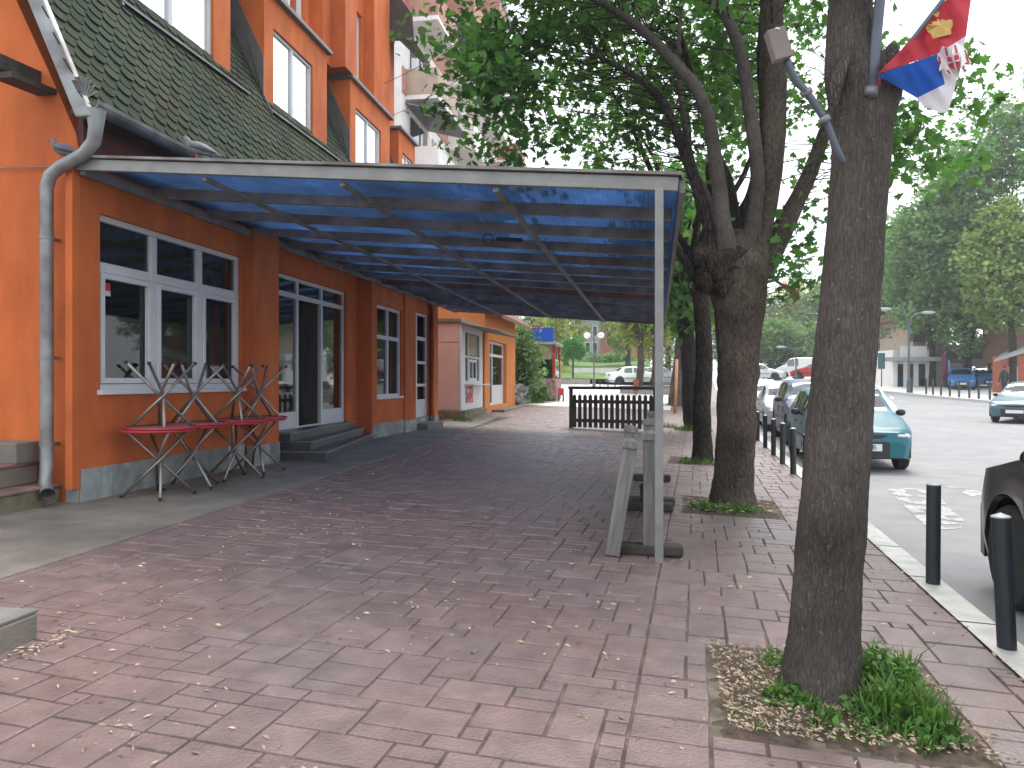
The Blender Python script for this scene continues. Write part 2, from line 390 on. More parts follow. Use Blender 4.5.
strip('ground', lambda y: -420, lambda y: 420, [-80, -14] + YS[1:] + [320, 500, 800, 1100], lambda x, y: -.45 + rise(y), 'soil', 4)
strip('road', lambda y: xk(y)-.02, lambda y: xo(y)+.05, [-14] + YS[1:], lambda x, y: rz(y), 'asphalt', 10)
strip('sidewalk_bed', lambda y: -12 if y < 6 else -5.3, lambda y: xk(y)-.19, [y for y in YS if y < 72], lambda x, y: gz(x, y) - .010, 'mortar', 8)
strip('opposite_pavement', lambda y: xo(y)+.15, lambda y: xo(y)+60, [y for y in YS if -2 < y < 75], lambda x, y: rz(y)+.13, 'plaza', 4)
strip('opposite_kerb', lambda y: xo(y), lambda y: xo(y)+.16, [y for y in YS if -2 < y < 75], lambda x, y: rz(y)+.135, 'kerbm', 1)
mbk = MB()
ys = [y for y in YS if -2 < y < 75]
for a, b in zip(ys, ys[1:]):
    mbk.add([(xo(a), a, rz(a)-.05), (xo(b), b, rz(b)-.05), (xo(b), b, rz(b)+.135), (xo(a), a, rz(a)+.135)], [(0,1,2,3)])
mbk.build('opposite_kerb_face', 'kerbm', kind='structure')
strip('plaza', lambda y: -16 if y > 46 else -5.2 + min(0, (33-y))*.02, lambda y: min(xk(y)-.2, 1.2 + (y-31)*.06), [31.5 + .9*i for i in range(0, 30)], lambda x, y: gz(x, y)+.006, 'plaza', 5)
# kerb stones, one long run of pale blocks
mbk = MB(); b = -16.0
while b < 66:
    L = .98; p = kf(-.20, b); q = kf(0, b); r_ = kf(0, b+L); s_ = kf(-.20, b+L)
    zt = [gz(v.x, v.y)+.006 for v in (p, q, r_, s_)]
    c = .012
    qi = kf(-c, b); ri = kf(-c, b+L)
    t = random.random()
    mbk.add([(p.x,p.y,zt[0]),(qi.x,qi.y,zt[1]),(ri.x,ri.y,zt[2]),(s_.x,s_.y,zt[3]),
             (q.x,q.y,zt[1]-c),(r_.x,r_.y,zt[2]-c),(q.x,q.y,zt[1]-.3),(r_.x,r_.y,zt[2]-.3)],
            [(0,1,2,3),(1,4,5,2),(4,6,7,5)], 0, t)
    b += 1.0
mbk.build('kerb', 'kerbm', kind='structure')
# tree pits (world rectangles)
PITS = [(.37, 1.31, 2.83, 3.80), (.50, 1.52, 7.55, 8.75), (.55, 1.5, 12.0, 13.2), (1.0, 2.0, 20.3, 21.6), (1.3, 2.4, 35.2, 36.6)]
# stamped paving: individually laid rectangles with joints
U = .098
NA, NB = 96, 455
used = np.zeros((NA, NB), bool)
mbp = MB()
shapes = [(3,2),(3,2),(3,2),(2,3),(3,1),(3,1),(2,2),(2,2),(2,1),(4,2),(3,3),(2,1)]
seam_a = NA - 17
A0 = -.205
B0 = -7.0
seam_rows = [int((bb - B0)/U) for bb in (-1.33, 2.5, 6.6, 10.5, 14.6, 18.6, 22.6, 26.6)]
def cell(x, y):
    p = Vector((x, y)) - KO; return int((p.dot(KU) - A0)/U + NA), int((p.dot(KV) - B0)/U)
PITC = []
for (x0, x1, y0, y1) in PITS:
    ca, cb_ = cell((x0+x1)/2, (y0+y1)/2); ha = int((x1-x0)/2/U + .5); hb = int((y1-y0)/2/U + .5)
    used[ca-ha:ca+ha, cb_-hb:cb_+hb] = True; PITC.append((ca-ha, ca+ha, cb_-hb, cb_+hb))
for jb in range(NB):
    for ia in range(NA):
        if used[ia, jb]: continue
        random.shuffle(shapes); done = None
        for (w, h) in shapes + [(1,1)]:
            if ia + w > NA or jb + h > NB: continue
            if ia < seam_a < ia + w: continue
            if any(jb < sr < jb + h for sr in seam_rows): continue
            if used[ia:ia+w, jb:jb+h].any(): continue
            done = (w, h); break
        w, h = done; used[ia:ia+w, jb:jb+h] = True
        a0 = A0 - (NA - ia)*U; a1 = a0 + w*U; b0 = B0 + jb*U; b1 = b0 + h*U
        g1 = random.uniform(.0028, .0058); c = .006
        if b0 > 14: g1 = .005
        def wob(a, b): return (a + .006*noise.noise(Vector((a*2.3, b*2.3, 1))), b + .007*noise.noise(Vector((a*2.1, b*2.1, 9))))
        cc = [wob(a0, b0), wob(a1, b0), wob(a1, b1), wob(a0, b1)]
        sg = [(1,1),(-1,1),(-1,-1),(1,-1)]
        ctr = kf((a0+a1)/2, (b0+b1)/2)
        if ctr.x < -4.3 - max(0, ctr.y-14)*.12 or ctr.x < -6 or ctr.y < -2.5: continue
        dz = random.gauss(0, .0016); tone = min(1, max(0, random.gauss(.5, .22)))
        vt = []; vb = []
        for (a, b), (sa, sb) in zip(cc, sg):
            q = kf(a + sa*g1, b + sb*g1); q2 = kf(a + sa*(g1+c), b + sb*(g1+c))
            vb.append((q.x, q.y, gz(q.x, q.y)-.0095)); vt.append((q2.x, q2.y, gz(q2.x, q2.y)+dz+random.gauss(0, .0009)))
        vm = [((x+u)/2, (y+v)/2, (z+w2)/2+.003) for (x,y,z),(u,v,w2) in zip(vt, vb)]
        mbp.add(vb+vm+vt, [(8,9,10,11)] + [(i,(i+1)%4,4+(i+1)%4,4+i) for i in range(4)] + [(4+i,4+(i+1)%4,8+(i+1)%4,8+i) for i in range(4)], 0, tone)
mbp.build('sidewalk', 'paver', kind='structure')
strip('far_sidewalk', lambda y: xk(y)-8, lambda y: xk(y)-.2, [y for y in YS if 39.5 < y < 72], lambda x, y: gz(x, y)+.001, 'paver', 4)
# concrete strip along the shop fronts
mb = MB(); ys = [-3 + .5*i for i in range(0, 53)]
vs = []
for y in ys:
    xr = -3.78 - .012*(y-6) - max(0, y-14)*.05 + .012*noise.noise(Vector((0, y*1.4, 3)))
    for x in (-12 if y < 6 else -5.6, -5.2, -4.6, -4.1, xr): vs.append((x, y, gz(x, y)+.007))
    vs.append((xr+.004, y, gz(xr, y)-.012))
mb.add(vs, [(j*6+i, j*6+i+1, (j+1)*6+i+1, (j+1)*6+i) for j in range(len(ys)-1) for i in range(5)])
mb.build('concrete_path', 'concrete', kind='structure')
# soil in the tree pits
for (i0, i1, j0, j1) in PITC:
    mb = MB(); n = 30; vs = []
    for j in range(n+1):
        for i in range(n+1):
            q_ = kf(A0 - (NA - (i0 + (i1-i0)*i/n))*U, B0 + (j0 + (j1-j0)*j/n)*U); x, y = q_
            e = min(i, n-i, j, n-j)/n*2
            vs.append((x, y, gz(x, y) - .012 + (.030*min(1, e*1.6) + .014*noise.noise(Vector((x*7, y*7, 0))) + .012*noise.noise(Vector((x*23, y*23, 0))))*(1 if e > 0 else .1)))
    mb.add(vs, [(j*(n+1)+i, j*(n+1)+i+1, (j+1)*(n+1)+i+1, (j+1)*(n+1)+i) for j in range(n) for i in range(n)])
    mb.build('soil', 'soil', smooth=True, kind='structure')
# worn crossing bars on the road
mb = MB()
def patch(px0, py0, px1, py1, px2, py2, px3, py3):
    vs = [W(px, py, FPX*(EYE+.205)/(py-381)) for (px, py) in ((px0,py0),(px1,py1),(px2,py2),(px3,py3))]
    n = 40
    for j in range(n):
        for i in range(16):
            def L(u, v): 
                p = vs[0].lerp(vs[1], u).lerp(vs[3].lerp(vs[2], u), v)
                return (p.x + .03*noise.noise(p*6), p.y + .06*noise.noise(p*5), rz(p.y)+.004)
            pc = Vector(L((i+.5)/16, (j+.5)/n))
            if noise.noise(pc*4.5) > .06: continue
            mb.add([L(i/16, j/n), L((i+1)/16, j/n), L((i+1)/16, (j+1)/n), L(i/16, (j+1)/n)], [(0,1,2,3)])
patch(885,488, 930,489, 972,528, 930,530)
patch(945,486, 975,489, 1024,508, 1000,508)
mb.build('road_marking', 'paint', kind='structure')
# ================================================================ the orange shop building
def wall_holes(mb, xa, xb, y0, y1, z0, z1, holes, m=0, axis='x'):
    """slab between xa and xb with rectangular openings (ya, yb, za, zb)"""
    ys = sorted({y0, y1} | {min(max(v, y0), y1) for h in holes for v in h[:2]})
    zs = sorted({z0, z1} | {min(max(v, z0), z1) for h in holes for v in h[2:]})
    for a, b in zip(ys, ys[1:]):
        run = None
        for c, d in zip(zs, zs[1:]):
            my, mz = (a+b)/2, (c+d)/2
            hole = any(h[0] < my < h[1] and h[2] < mz < h[3] for h in holes)
            if not hole: run = (run[0], d) if run else (c, d)
            if hole or d == zs[-1]:
                if run:
                    if axis == 'x': mb.box(xa, xb, a, b, run[0], run[1], m)
                    else: mb.box(a, b, xa, xb, run[0], run[1], m)
                run = None

def frame_x(mb, x, y0, y1, z0, z1, w=.06, d=.06, vs=(), hs=(), m=0):
    """window frame in the plane x = const; vs: mullions (y, za, zb, width), hs: transoms (z, ya, yb, width)"""
    mb.box(x-d, x, y0, y0+w, z0, z1, m); mb.box(x-d, x, y1-w, y1, z0, z1, m)
    mb.box(x-d, x, y0+w, y1-w, z0, z0+w, m); mb.box(x-d, x, y0+w, y1-w, z1-w, z1, m)
    for (z, ya, yb, ww) in hs: mb.box(x-d+.003, x-.002, ya, yb, z-ww/2, z+ww/2, m)
    for (y, za, zb, ww) in vs: mb.box(x-d+.005, x+.002, y-ww/2, y+ww/2, za, zb, m)

OB = thing('orange_building', 'orange rendered shop building with green shingled mansard roof, dormers and white framed shop windows', 'building', (-5.16, 6.12, .16))
XF = -5.16
mb = MB()
H1 = (6.39, 8.99, 1.21, 2.93); HW2 = (14.06, 15.62, .97, 2.84)
wall_holes(mb, XF-.22, XF, 6.12, 9.80, -.1, 3.36, [H1])
wall_holes(mb, XF-.53, XF-.31, 9.80, 13.78, -.1, 3.36, [(10.2, 13.27, .50, 2.98)])      # recessed shop door bay
mb.box(XF-.32, XF-.01, 9.60, 9.80, -.1, 3.36); mb.box(XF-.32, XF-.004, 13.78, 13.95, -.1, 3.36)
wall_holes(mb, XF-.22, XF, 13.95, 16.3, -.1, 3.36, [HW2])
wall_holes(mb, XF-.30, XF-.10, 16.3, 18.3, -.1, 3.36, [(16.55, 18.02, .30, 2.95)])
# gable wall facing the camera, with the slope of the roof behind the barge board
mb.prism([(-5.165, -.1), (-5.165, 3.4), (-5.2, 3.62), (-5.43, 4.1), (-7.08, 7.4), (-12, 7.4), (-12, -.1)], 6.125, 6.34, 'y')
mb.prism([(-5.165, -.1), (-5.165, 3.4), (-5.2, 3.62), (-5.43, 4.1), (-7.08, 7.4), (-12, 7.4), (-12, -.1)], 18.2, 18.42, 'y')
mb.box(-12, -11.8, 6.34, 18.2, -.1, 7.4)
mb.box(-11.8, XF-.22, 6.34, 18.2, 3.365, 3.50)
mb.build('wall', 'orange', OB)
mb = MB()
mb.box(XF-.06, XF+.012, 6.02, 6.12, .30, 3.30)     # corner pilaster
mb.build('corner_pilaster', 'orange', OB)
for (a, b, x) in ((9.06, 9.75, XF+.13), (15.72, 16.50, XF+.05), (18.05, 18.44, XF+.04)):
    MB().box(XF-.02, x, a, b, .42, 3.33).build('pier', 'orange', OB, bevel=.008)
mb = MB()
z0 = .02
def tiles(x, a, b, zt):
    y = a
    while y < b-.02:
        e = min(b, y+.42); mb.box(x-.1, x+.012, y+.002, e-.002, z0, zt + random.uniform(-.004, .004), 0, random.random()); y = e
MS = mat('marble_slabs', (.30, .32, .315), .5, .25, 5, hue=(.20, .23, .235), hscale=6, tone=.3)
for args in ((XF, 6.13, 9.04, .47), (XF+.13, 9.05, 9.76, .44), (XF, 13.8, 15.7, .44), (XF+.05, 15.71, 16.52, .42), (XF-.1, 16.53, 18.04, .42), (XF+.04, 18.05, 18.45, .42)):
    mb = MB(); tiles(*args); mb.build('plinth', MS, OB)
mb = MB()
mb.box(XF-.12, XF-.004, 6.095, 6.128, z0, .42)
mb.build('plinth', MS, OB)
mb = MB()
mb.box(-11.78, XF-.54, 6.36, 18.18, .30, .34); mb.box(-9.6, -9.4, 6.36, 18.18, .34, 3.36); mb.box(-11.78, -5.75, 9.9, 9.98, .34, 3.36)
mb.build('room', 'room', OB)
# maroon boarding between canopy and eaves
mb = MB(); mb.box(XF-.03, XF+.03, 6.14, 18.25, 3.37, 3.80); mb.box(XF+.03, -4.93, 5.98, 18.3, 3.74, 3.79)
mb.build('soffit', 'maroon', OB)
# ---- shop window 1
w = MB(); frame_x(w, XF-.05, 6.39, 8.99, 1.21, 2.93, .06, .07, vs=[(7.27, 1.27, 2.87, .10), (8.12, 1.27, 2.87, .10)], hs=[(2.42, 6.45, 8.93, .10)])
for a, b in ((6.45, 7.22), (7.32, 8.07), (8.17, 8.93)):
    frame_x(w, XF-.035, a+.004, b-.004, 1.275, 2.365, .055, .05)
win = w.build('shop_window', 'white', OB, bevel=.006)
MB().box(XF-.10, XF+.05, 6.35, 9.03, 1.165, 1.212).build('sill', 'white', win, bevel=.006)
MB().add([(XF-.09, 6.42, 1.24), (XF-.09, 8.96, 1.24), (XF-.09, 8.96, 2.90), (XF-.09, 6.42, 2.90)], [(0,1,2,3)]).build('pane', 'pane', win)
mb = MB(); n = 90
mb.add([(XF-.16 + .025*math.sin(i*1.1), 6.42+2.54*i/n, z) for i in range(n+1) for z in (2.42, 2.9)], [(2*i, 2*i+2, 2*i+3, 2*i+1) for i in range(n)])
mb.build('curtain', 'curtain', win, smooth=True)
mb = MB(); mb.box(XF-.087, XF-.084, 6.53, 6.64, 2.20, 2.28, 0); mb.box(XF-.087, XF-.084, 6.53, 6.64, 2.15, 2.20, 1)
mb.build('sticker', ['red', 'white'], win)
# things one sees through that window
t = thing('hanging_flag', 'red, blue and white flag with round gold emblem hanging inside the shop window', 'flag', (XF-.3, 8.55, 1.35))
for i, c in enumerate(('flagwhite', 'flagblue', 'flagred')):
    mb = MB(); ys = [8.18+.255*i + .255*k/6 for k in range(7)]
    mb.add([(XF-.27+.02*math.sin(y*30), y, z) for y in ys for z in (1.3, 2.3)], [(2*k, 2*k+2, 2*k+3, 2*k+1) for k in range(6)])
    mb.build('stripe', c, t, smooth=True)
MB().disc((XF-.25, 8.42, 1.86), .17, .012, 24, axis='x').build('emblem', 'gold', t)
t = thing('display_shelf', 'dark shelf with packed goods behind the first pane of the shop window', 'shelf', (XF-.9, 6.9, .34))
MB().box(XF-1.1, XF-.7, 6.5, 7.25, 1.15, 1.19).box(XF-1.1, XF-.7, 6.5, 7.25, 1.55, 1.59).box(XF-1.14, XF-1.1, 6.5, 7.25, .34, 2.1).build('shelf_board', 'darkwood', t)
mb = MB()
for k in range(7): mb.box(XF-1.0, XF-.78, 6.53+.1*k, 6.61+.1*k, 1.59, 1.7+random.random()*.16)
for k in range(6): mb.box(XF-1.0, XF-.78, 6.53+.115*k, 6.62+.115*k, 1.19, 1.3+random.random()*.16)
mb.build('goods', 'tan', t)
# ---- recessed shop doorway: glass panels, open middle leaf, transom lights
XD = XF-.37
w = MB(); frame_x(w, XD, 10.2, 13.27, .50, 2.98, .06, .07, vs=[(11.35, .56, 2.92, .08), (12.29, .56, 2.92, .08)], hs=[(2.68, 10.26, 13.21, .08)])
for a, b in ((10.26, 11.31), (12.33, 13.21)): w.box(XD-.05, XD-.006, a, b, .56, .80)
dw = w.build('shop_door', 'white', OB, bevel=.005)
mb = MB()
for a, b in ((10.24, 11.33), (12.31, 13.23)): mb.add([(XD-.03, a, .78), (XD-.03, b, .78), (XD-.03, b, 2.67), (XD-.03, a, 2.67)], [(0,1,2,3)])
mb.add([(XD-.03, 10.24, 2.7), (XD-.03, 13.23, 2.7), (XD-.03, 13.23, 2.94), (XD-.03, 10.24, 2.94)], [(0,1,2,3)])
mb.build('pane', 'door_pane', dw)
mb = MB(); mb.bar((XD-.05, 12.22, 1.6), (XD-.95, 12.05, 1.6), .04, 2.1); mb.build('open_leaf', 'darkwood', dw)
# ---- entrance steps (dark tile, light nosing)
st = None
for poly, za, zb in (([(-5.47, 9.98), (-4.42, 9.98), (-5.12, 13.77), (-5.47, 13.77)], .0, .285),
                     ([(-5.47, 10.2), (-4.76, 10.2), (-5.22, 13.5), (-5.47, 13.5)], .285, .41),
                     ([(-5.52, 10.1), (-5.06, 10.15), (-5.34, 13.35), (-5.52, 13.35)], .41, .535)):
    mb = MB(); mb.prism(poly, za, zb-.018)
    s_ = mb.build('step', 'tile', OB, bevel=.006)
    mb = MB(); cx = sum(p[0] for p in poly)/4; cy = sum(p[1] for p in poly)/4
    mb.prism([(p[0] + (.012 if p[0] > -5.4 else 0), p[1] + (-.012 if p[1] < 11 else .0)) for p in poly], zb-.018, zb)
    mb.build('tread', 'tile', s_)
    mb = MB(); a, b, c = poly[0], poly[1], poly[2]
    mb.bar((a[0], a[1]-.014, zb-.006), (b[0]+.016, b[1]-.014, zb-.006), .02, .02); mb.bar((b[0]+.014, b[1]-.01, zb-.006), (c[0]+.016, c[1], zb-.006), .02, .02)
    mb.build('nosing', 'tile_edge', s_)
# ---- window 2 and door 2
w = MB(); frame_x(w, XF-.05, *HW2, .06, .07, vs=[(14.84, 1.03, 2.78, .07)], hs=[(2.20, 14.12, 15.56, .08)])
win = w.build('shop_window', 'white', OB, bevel=.005)
MB().box(XF-.10, XF+.04, 14.02, 15.66, .93, .972).build('sill', 'white', win, bevel=.006)
MB().add([(XF-.09, 14.09, 1.0), (XF-.09, 15.59, 1.0), (XF-.09, 15.59, 2.81), (XF-.09, 14.09, 2.81)], [(0,1,2,3)]).build('pane', 'pane', win)
w = MB(); frame_x(w, XF-.14, 16.55, 18.02, .30, 2.95, .06, .07, vs=[(17.15, .36, 2.89, .09)], hs=[(2.34, 16.61, 17.96, .09), (1.75, 17.2, 17.96, .07), (1.2, 17.2, 17.96, .07), (.95, 16.61, 17.1, .08)])
w.box(XF-.20, XF-.155, 16.61, 17.1, .36, .92); w.box(XF-.20, XF-.155, 17.2, 17.96, .36, .85)
dr = w.build('side_door', 'white', OB, bevel=.005)
MB().add([(XF-.18, 16.58, .8), (XF-.18, 17.99, .8), (XF-.18, 17.99, 2.92), (XF-.18, 16.58, 2.92)], [(0,1,2,3)]).build('pane', 'pane', dr)
MB().box(XF-.15, XF-.11, 17.26, 17.29, 1.3, 1.45).build('handle', 'black', dr)
MB().box(XF-.1, XF+.3, 16.6, 18.0, .0, .30).build('door_step', 'concrete', OB, bevel=.01)
# ---- mansard roof with fish scale shingles
RS = .46                                              # run per metre of height
def roofx(z): return -4.9 - RS*(z-3.8)
mb = MB()
mb.prism([(roofx(3.8)-.01, 3.78), (roofx(7.4)-.01, 7.38), (roofx(7.4)-.15, 7.38), (roofx(3.8)-.15, 3.78)], 5.92, 18.55, 'y')
sl = Vector((-RS, 0, 1)).normalized(); nr = Vector((1, 0, RS)).normalized()
WS, RW = .195, .135
nrow = int(3.75*math.sqrt(1+RS*RS)/RW)
holes_y = [(7.3, 9.75), (10.65, 13.05), (14.1, 16.6), (17.2, 18.5)]
for r in range(nrow):
    d = r*RW; zc_ = 3.80 + d*sl.z
    ncol = int(12.6/WS)
    for c in range(ncol):
        y = 5.93 + (c + (.5 if r % 2 else 0))*WS + random.uniform(-.006, .006)
        if y > 18.5: continue
        if zc_ > 5.7 and any(a+.1 < y < b-.1 for a, b in holes_y): continue
        base = Vector((roofx(3.8), 0, 3.8)) + sl*(d - .035 + random.uniform(-.006, .006))
        pr = [(-.5, .19), (-.5, .085), (-.40, .035), (-.22, .008), (0, 0), (.22, .008), (.40, .035), (.5, .085), (.5, .19)]
        lift = random.uniform(.012, .024)
        top = [base + sl*p[1] + nr*(lift*(1-p[1]/.17)+.004) + Vector((0, y + p[0]*(WS-.004), 0)) for p in pr]
        bot = [v - nr*.010 for v in top]
        n = len(pr)
        patchy = .5 + .45*noise.noise(Vector((y*.9, zc_*1.3, 5)))
        mb.add(top + bot, [tuple(range(n))[::-1]] + [(i, i+1, n+i+1, n+i) for i in range(n-1)], 0, min(1, max(0, random.gauss(patchy, .2))))
mb.build('roof', 'shingle', OB)
mb = MB()
mb.prism([(roofx(3.72)+.05, 3.66), (roofx(7.4)+.05, 7.4), (roofx(7.4)-.11, 7.4), (roofx(3.72)-.11, 3.66)], 5.85, 5.925, 'y')
mb.build('bargeboard', 'zinc', OB, bevel=.012)
mb = MB(); mb.bar((-5.62, 5.45, 4.12), (-5.62, 6.2, 4.16), .10, .13); mb.bar((-5.50, 5.62, 3.98), (-5.50, 6.2, 4.02), .2, .05)
mb.build('rafter_end', 'darkwood', OB)
# gutter, downpipe
mb = MB(); n = 8; gp = []
vs = []
for y in (5.86, 18.5):
    for k in range(n+1):
        a = math.pi + math.pi*k/n; vs.append((-4.83 + .09*math.cos(a), y, 3.80 + .09*math.sin(a)))
    for k in range(n, -1, -1):
        a = math.pi + math.pi*k/n; vs.append((-4.83 + .08*math.cos(a), y, 3.80 + .08*math.sin(a)))
q = 2*(n+1)
mb.add(vs, [(k, (k+1) % q, q+(k+1) % q, q+k) for k in range(q)] + [tuple(range(q)), tuple(range(q, 2*q))[::-1]])
for y in (7.2, 8.6, 10, 11.4, 12.8, 14.2, 15.6, 17): mb.box(-4.91, -4.75, y-.012, y+.012, 3.795, 3.802)
gut = mb.build('gutter', 'zinc', OB, smooth=False)
mb = MB(); XP = -5.37; YP = 5.97
pth = [(-4.83, 5.93, 3.74), (-4.83, 5.93, 3.58), (-4.86, 5.94, 3.46), (-4.98, 5.96, 3.36), (-5.22, 5.965, 3.26), (-5.33, YP, 3.19), (XP, YP, 3.08), (XP, YP, 2.9), (XP, YP, .50), (XP+.01, YP-.03, .36), (XP+.09, YP-.10, .30), (XP+.15, YP-.16, .285)]
mb.tube(pth, [.085, .062, .06, .058, .058, .058, .057, .056, .056, .057, .058, .06], 16, cap=False)
mb.tube(pth[::-1], [.052]*12, 16, cap=False)
dp = mb.build('downpipe', 'zinc', OB, smooth=True)
for z in (2.6, 1.5, .7): MB().tube([(XP, YP, z), (XP, YP, z+.035)], .062, 16).box(XP-.01, XP+.01, YP+.05, 6.12, z, z+.03).build('pipe_clip', 'zinc', dp)
mb = MB()
for k in range(7):
    a = -1.0 + k*.33; mb.bar((-4.93, 5.9, 3.84), (-4.93 + .02, 5.9 + .20*math.sin(a)*.8, 3.86 + .17*math.cos(a)), .05, .006)
mb.build('leaf_guard', 'zinc', OB)
# ---- dormers
XW = -5.76
for di, (a, b, wa, wb) in enumerate(((7.32, 9.72, 7.52, 9.30), (10.68, 13.02, 10.98, 12.42), (14.15, 16.55, 14.45, 15.95), (17.2, 18.5, 17.5, 18.3))):
    mb = MB(); wall_holes(mb, XW-.24, XW, a, b, 5.50, 7.40, [(wa, wb, 5.66, 6.93)])
    mb.box(-7.3, XW-.24, a, a+.16, 5.50, 7.40); mb.box(-7.3, XW-.24, b-.16, b, 5.50, 7.40); mb.box(-7.3, XW-.24, a+.16, b-.16, 7.2, 7.4); mb.box(-7.5, -7.3, a, b, 5.5, 7.4)
    d = mb.build('dormer', 'orange', OB)
    MB().box(-7.3, XW+.09, a-.07, b+.07, 7.40, 7.47).build('cap', 'flash', d, bevel=.008)
    w = MB(); frame_x(w, XW-.04, wa, wb, 5.66, 6.93, .05, .06, vs=[((wa+wb)/2, 5.71, 6.88, .08)])
    w.build('window_frame', 'white', d, bevel=.005)
    MB().add([(XW-.07, wa+.03, 5.69), (XW-.07, wb-.03, 5.69), (XW-.07, wb-.03, 6.9), (XW-.07, wa+.03, 6.9)], [(0,1,2,3)]).build('pane', 'mirror_pane', d)
    MB().box(XW-.5, XW-.45, a+.17, b-.17, 5.5, 7.19).build('room_shade_panel', 'room', d)  # added dark panel, its colour stands for the unlit room behind the pane
    mb = MB(); mb.prism([(XW+.14, 5.49), (XW+.14, 5.515), (XW-.1, 5.66), (XW-.1, 5.62)], a-.02, b+.30, 'y')
    mb.build('sill_flashing', 'zinc', d)
    mb = MB(); mb.prism([(roofx(5.45)+.05, 5.45), (roofx(7.4)+.05, 7.4), (roofx(7.4)-.12, 7.4), (roofx(5.55)-.22, 5.75), (roofx(5.45)-.05, 5.45)], a-.014, a+.005, 'y')
    mb.prism([(roofx(5.62), 5.62), (XW+.004, 5.62), (XW+.004, 6.34), (roofx(7.4)+.30, 7.4), (roofx(7.4), 7.4)][::-1], a-.022, a-.003, 'y')
    mb.build('side_flashing', 'flash', d)
# ---- upper storey with piers and windows
XU = -6.25
holes = [(7.9, 9.0, 7.9, 9.9), (12.15, 13.15, 7.9, 9.9), (15.15, 16.05, 7.7, 9.6)]
mb = MB(); wall_holes(mb, XU-.25, XU, 6.4, 18.3, 7.48, 11.2, holes)
mb.box(-11.8, XU-.25, 6.4, 6.6, 7.48, 11.2); mb.box(-11.8, XU-.25, 18.1, 18.3, 7.48, 11.2); mb.box(-11.8, -11.6, 6.6, 18.1, 7.48, 11.2); mb.box(-11.6, -7.2, 6.5, 18.2, 7.30, 7.46)
mb.build('upper_wall', 'orange', OB)
for a, b in ((9.7, 10.3), (13.35, 13.75), (16.15, 17.2)): MB().box(XU, XU+.26, a, b, 7.475, 11.2).build('upper_pier', 'orange', OB)
MB().box(XU, XU+.55, 13.76, 14.35, 7.475, 9.6).build('balcony_cheek', 'orange', OB)
for (a, b, c, d_) in holes:
    w = MB(); frame_x(w, XU-.08, a, b, c, d_, .05, .06, vs=[((a+b)/2, c+.05, d_-.05, .07)]); f = w.build('upper_window', 'white', OB)
    MB().add([(XU-.12, a+.03, c+.03), (XU-.12, b-.03, c+.03), (XU-.12, b-.03, d_-.03), (XU-.12, a+.03, d_-.03)], [(0,1,2,3)]).build('pane', 'mirror_pane', f)
mb = MB(); mb.prism([(XU+.75, 9.55), (XU+.80, 9.65), (XU-2.2, 12.8), (XU-2.3, 12.6)], 17.3, 18.9, 'y'); mb.prism([(XU+.85, 9.6), (XU+.80, 10.2), (XU+.1, 11.2), (XU-.4, 11.2), (XU+.1, 9.6)], 17.25, 17.32, 'y')
mb.prism([(XU+.35, 11.2), (XU+.35, 11.35), (-12, 13.5), (-12, 11.2)], 6.0, 17.2, 'y')
mb.build('upper_roof', 'darkwood', OB)

# ================================================================ canopy over the pavement
CL = Vector((-5.13, 6.08, 3.25)); CRt = Vector((.27, 5.46, 2.66))       # front corners (underside)
FL = Vector((-5.13, 20.2, 3.25)); FR = Vector((.56, 18.7, 2.70))        # far corners
def cp(u, v): return CL.lerp(CRt, u).lerp(FL.lerp(FR, u), v)
CAN = thing('canopy', 'lean-to canopy of blue corrugated sheets on steel battens over the pavement', 'canopy', (.14, 5.42, 0))
mb = MB(); nu, nv = 16, 190; vs = []
NC = 150
rows = 26
for j in range(rows+1):
    for i in range(NC*4+1):
        u = i/(NC*4); v = j/rows
        p = cp(u*1.012-.004, v*1.004-.003); p.z += .095 + .008*math.sin(i*math.pi/2) + .01*noise.noise(Vector((u*4, v*9, 0)))
        vs.append(p)
n = NC*4+1
mb.add(vs, [(j*n+i, j*n+i+1, (j+1)*n+i+1, (j+1)*n+i) for j in range(rows) for i in range(n-1)])
mb.build('roof_sheet', 'blue', CAN, smooth=True)
MB().bar(cp(0, 0)+Vector((0, -.02, .05)), cp(1, 0)+Vector((0, -.02, .05)), .05, .10).build('front_beam', 'steel', CAN, bevel=.004)
MB().bar(cp(0, 0)+Vector((0, -.035, .118)), cp(1.005, 0)+Vector((0, -.035, .118)), .09, .022).build('sheet_edge', 'steel_d', CAN)
MB().bar(cp(1, 0)+Vector((.03, 0, .05)), cp(1, 1)+Vector((.03, 0, .05)), .04, .11).build('edge_beam', 'steel_d', CAN)
MB().bar(cp(0, 0)+Vector((.04, .0, .0)), cp(0, 1)+Vector((.04, 0, .0)), .06, .08).build('wall_rail', 'steel_d', CAN, bevel=.004)
NBT = 15
for k in range(1, NBT):
    v = k/(NBT-1)
    if k == NBT-1: v = 1
    o = MB().bar(cp(.008, v)+Vector((0, 0, .045)), cp(.995, v)+Vector((0, 0, .045)), .05, .105).build('batten', 'rust' if k in (8,) else 'steel_d', CAN)
for u in (.25, .50, .745): MB().bar(cp(u, 0)+Vector((0, .03, -.022)), cp(u, 1)+Vector((0, 0, -.022)), .045, .035).build('purlin', 'steel_d', CAN)
pb = Vector((.135, 5.42, gz(.135, 5.42))); pt = cp(.972, 0); 
MB().box(pb.x-.03, pb.x+.03, pb.y-.03, pb.y+.03, pb.z-.01, pt.z+.01).build('post', 'steel', CAN, bevel=.004)
pe = cp(.985, .5)
mb = MB(); pq = cp(.985, .96); mb.box(pq.x-.03, pq.x+.03, pq.y-.03, pq.y+.03, gz(pq.x, pq.y), pq.z+.02); mb.build('post', 'steel', CAN)
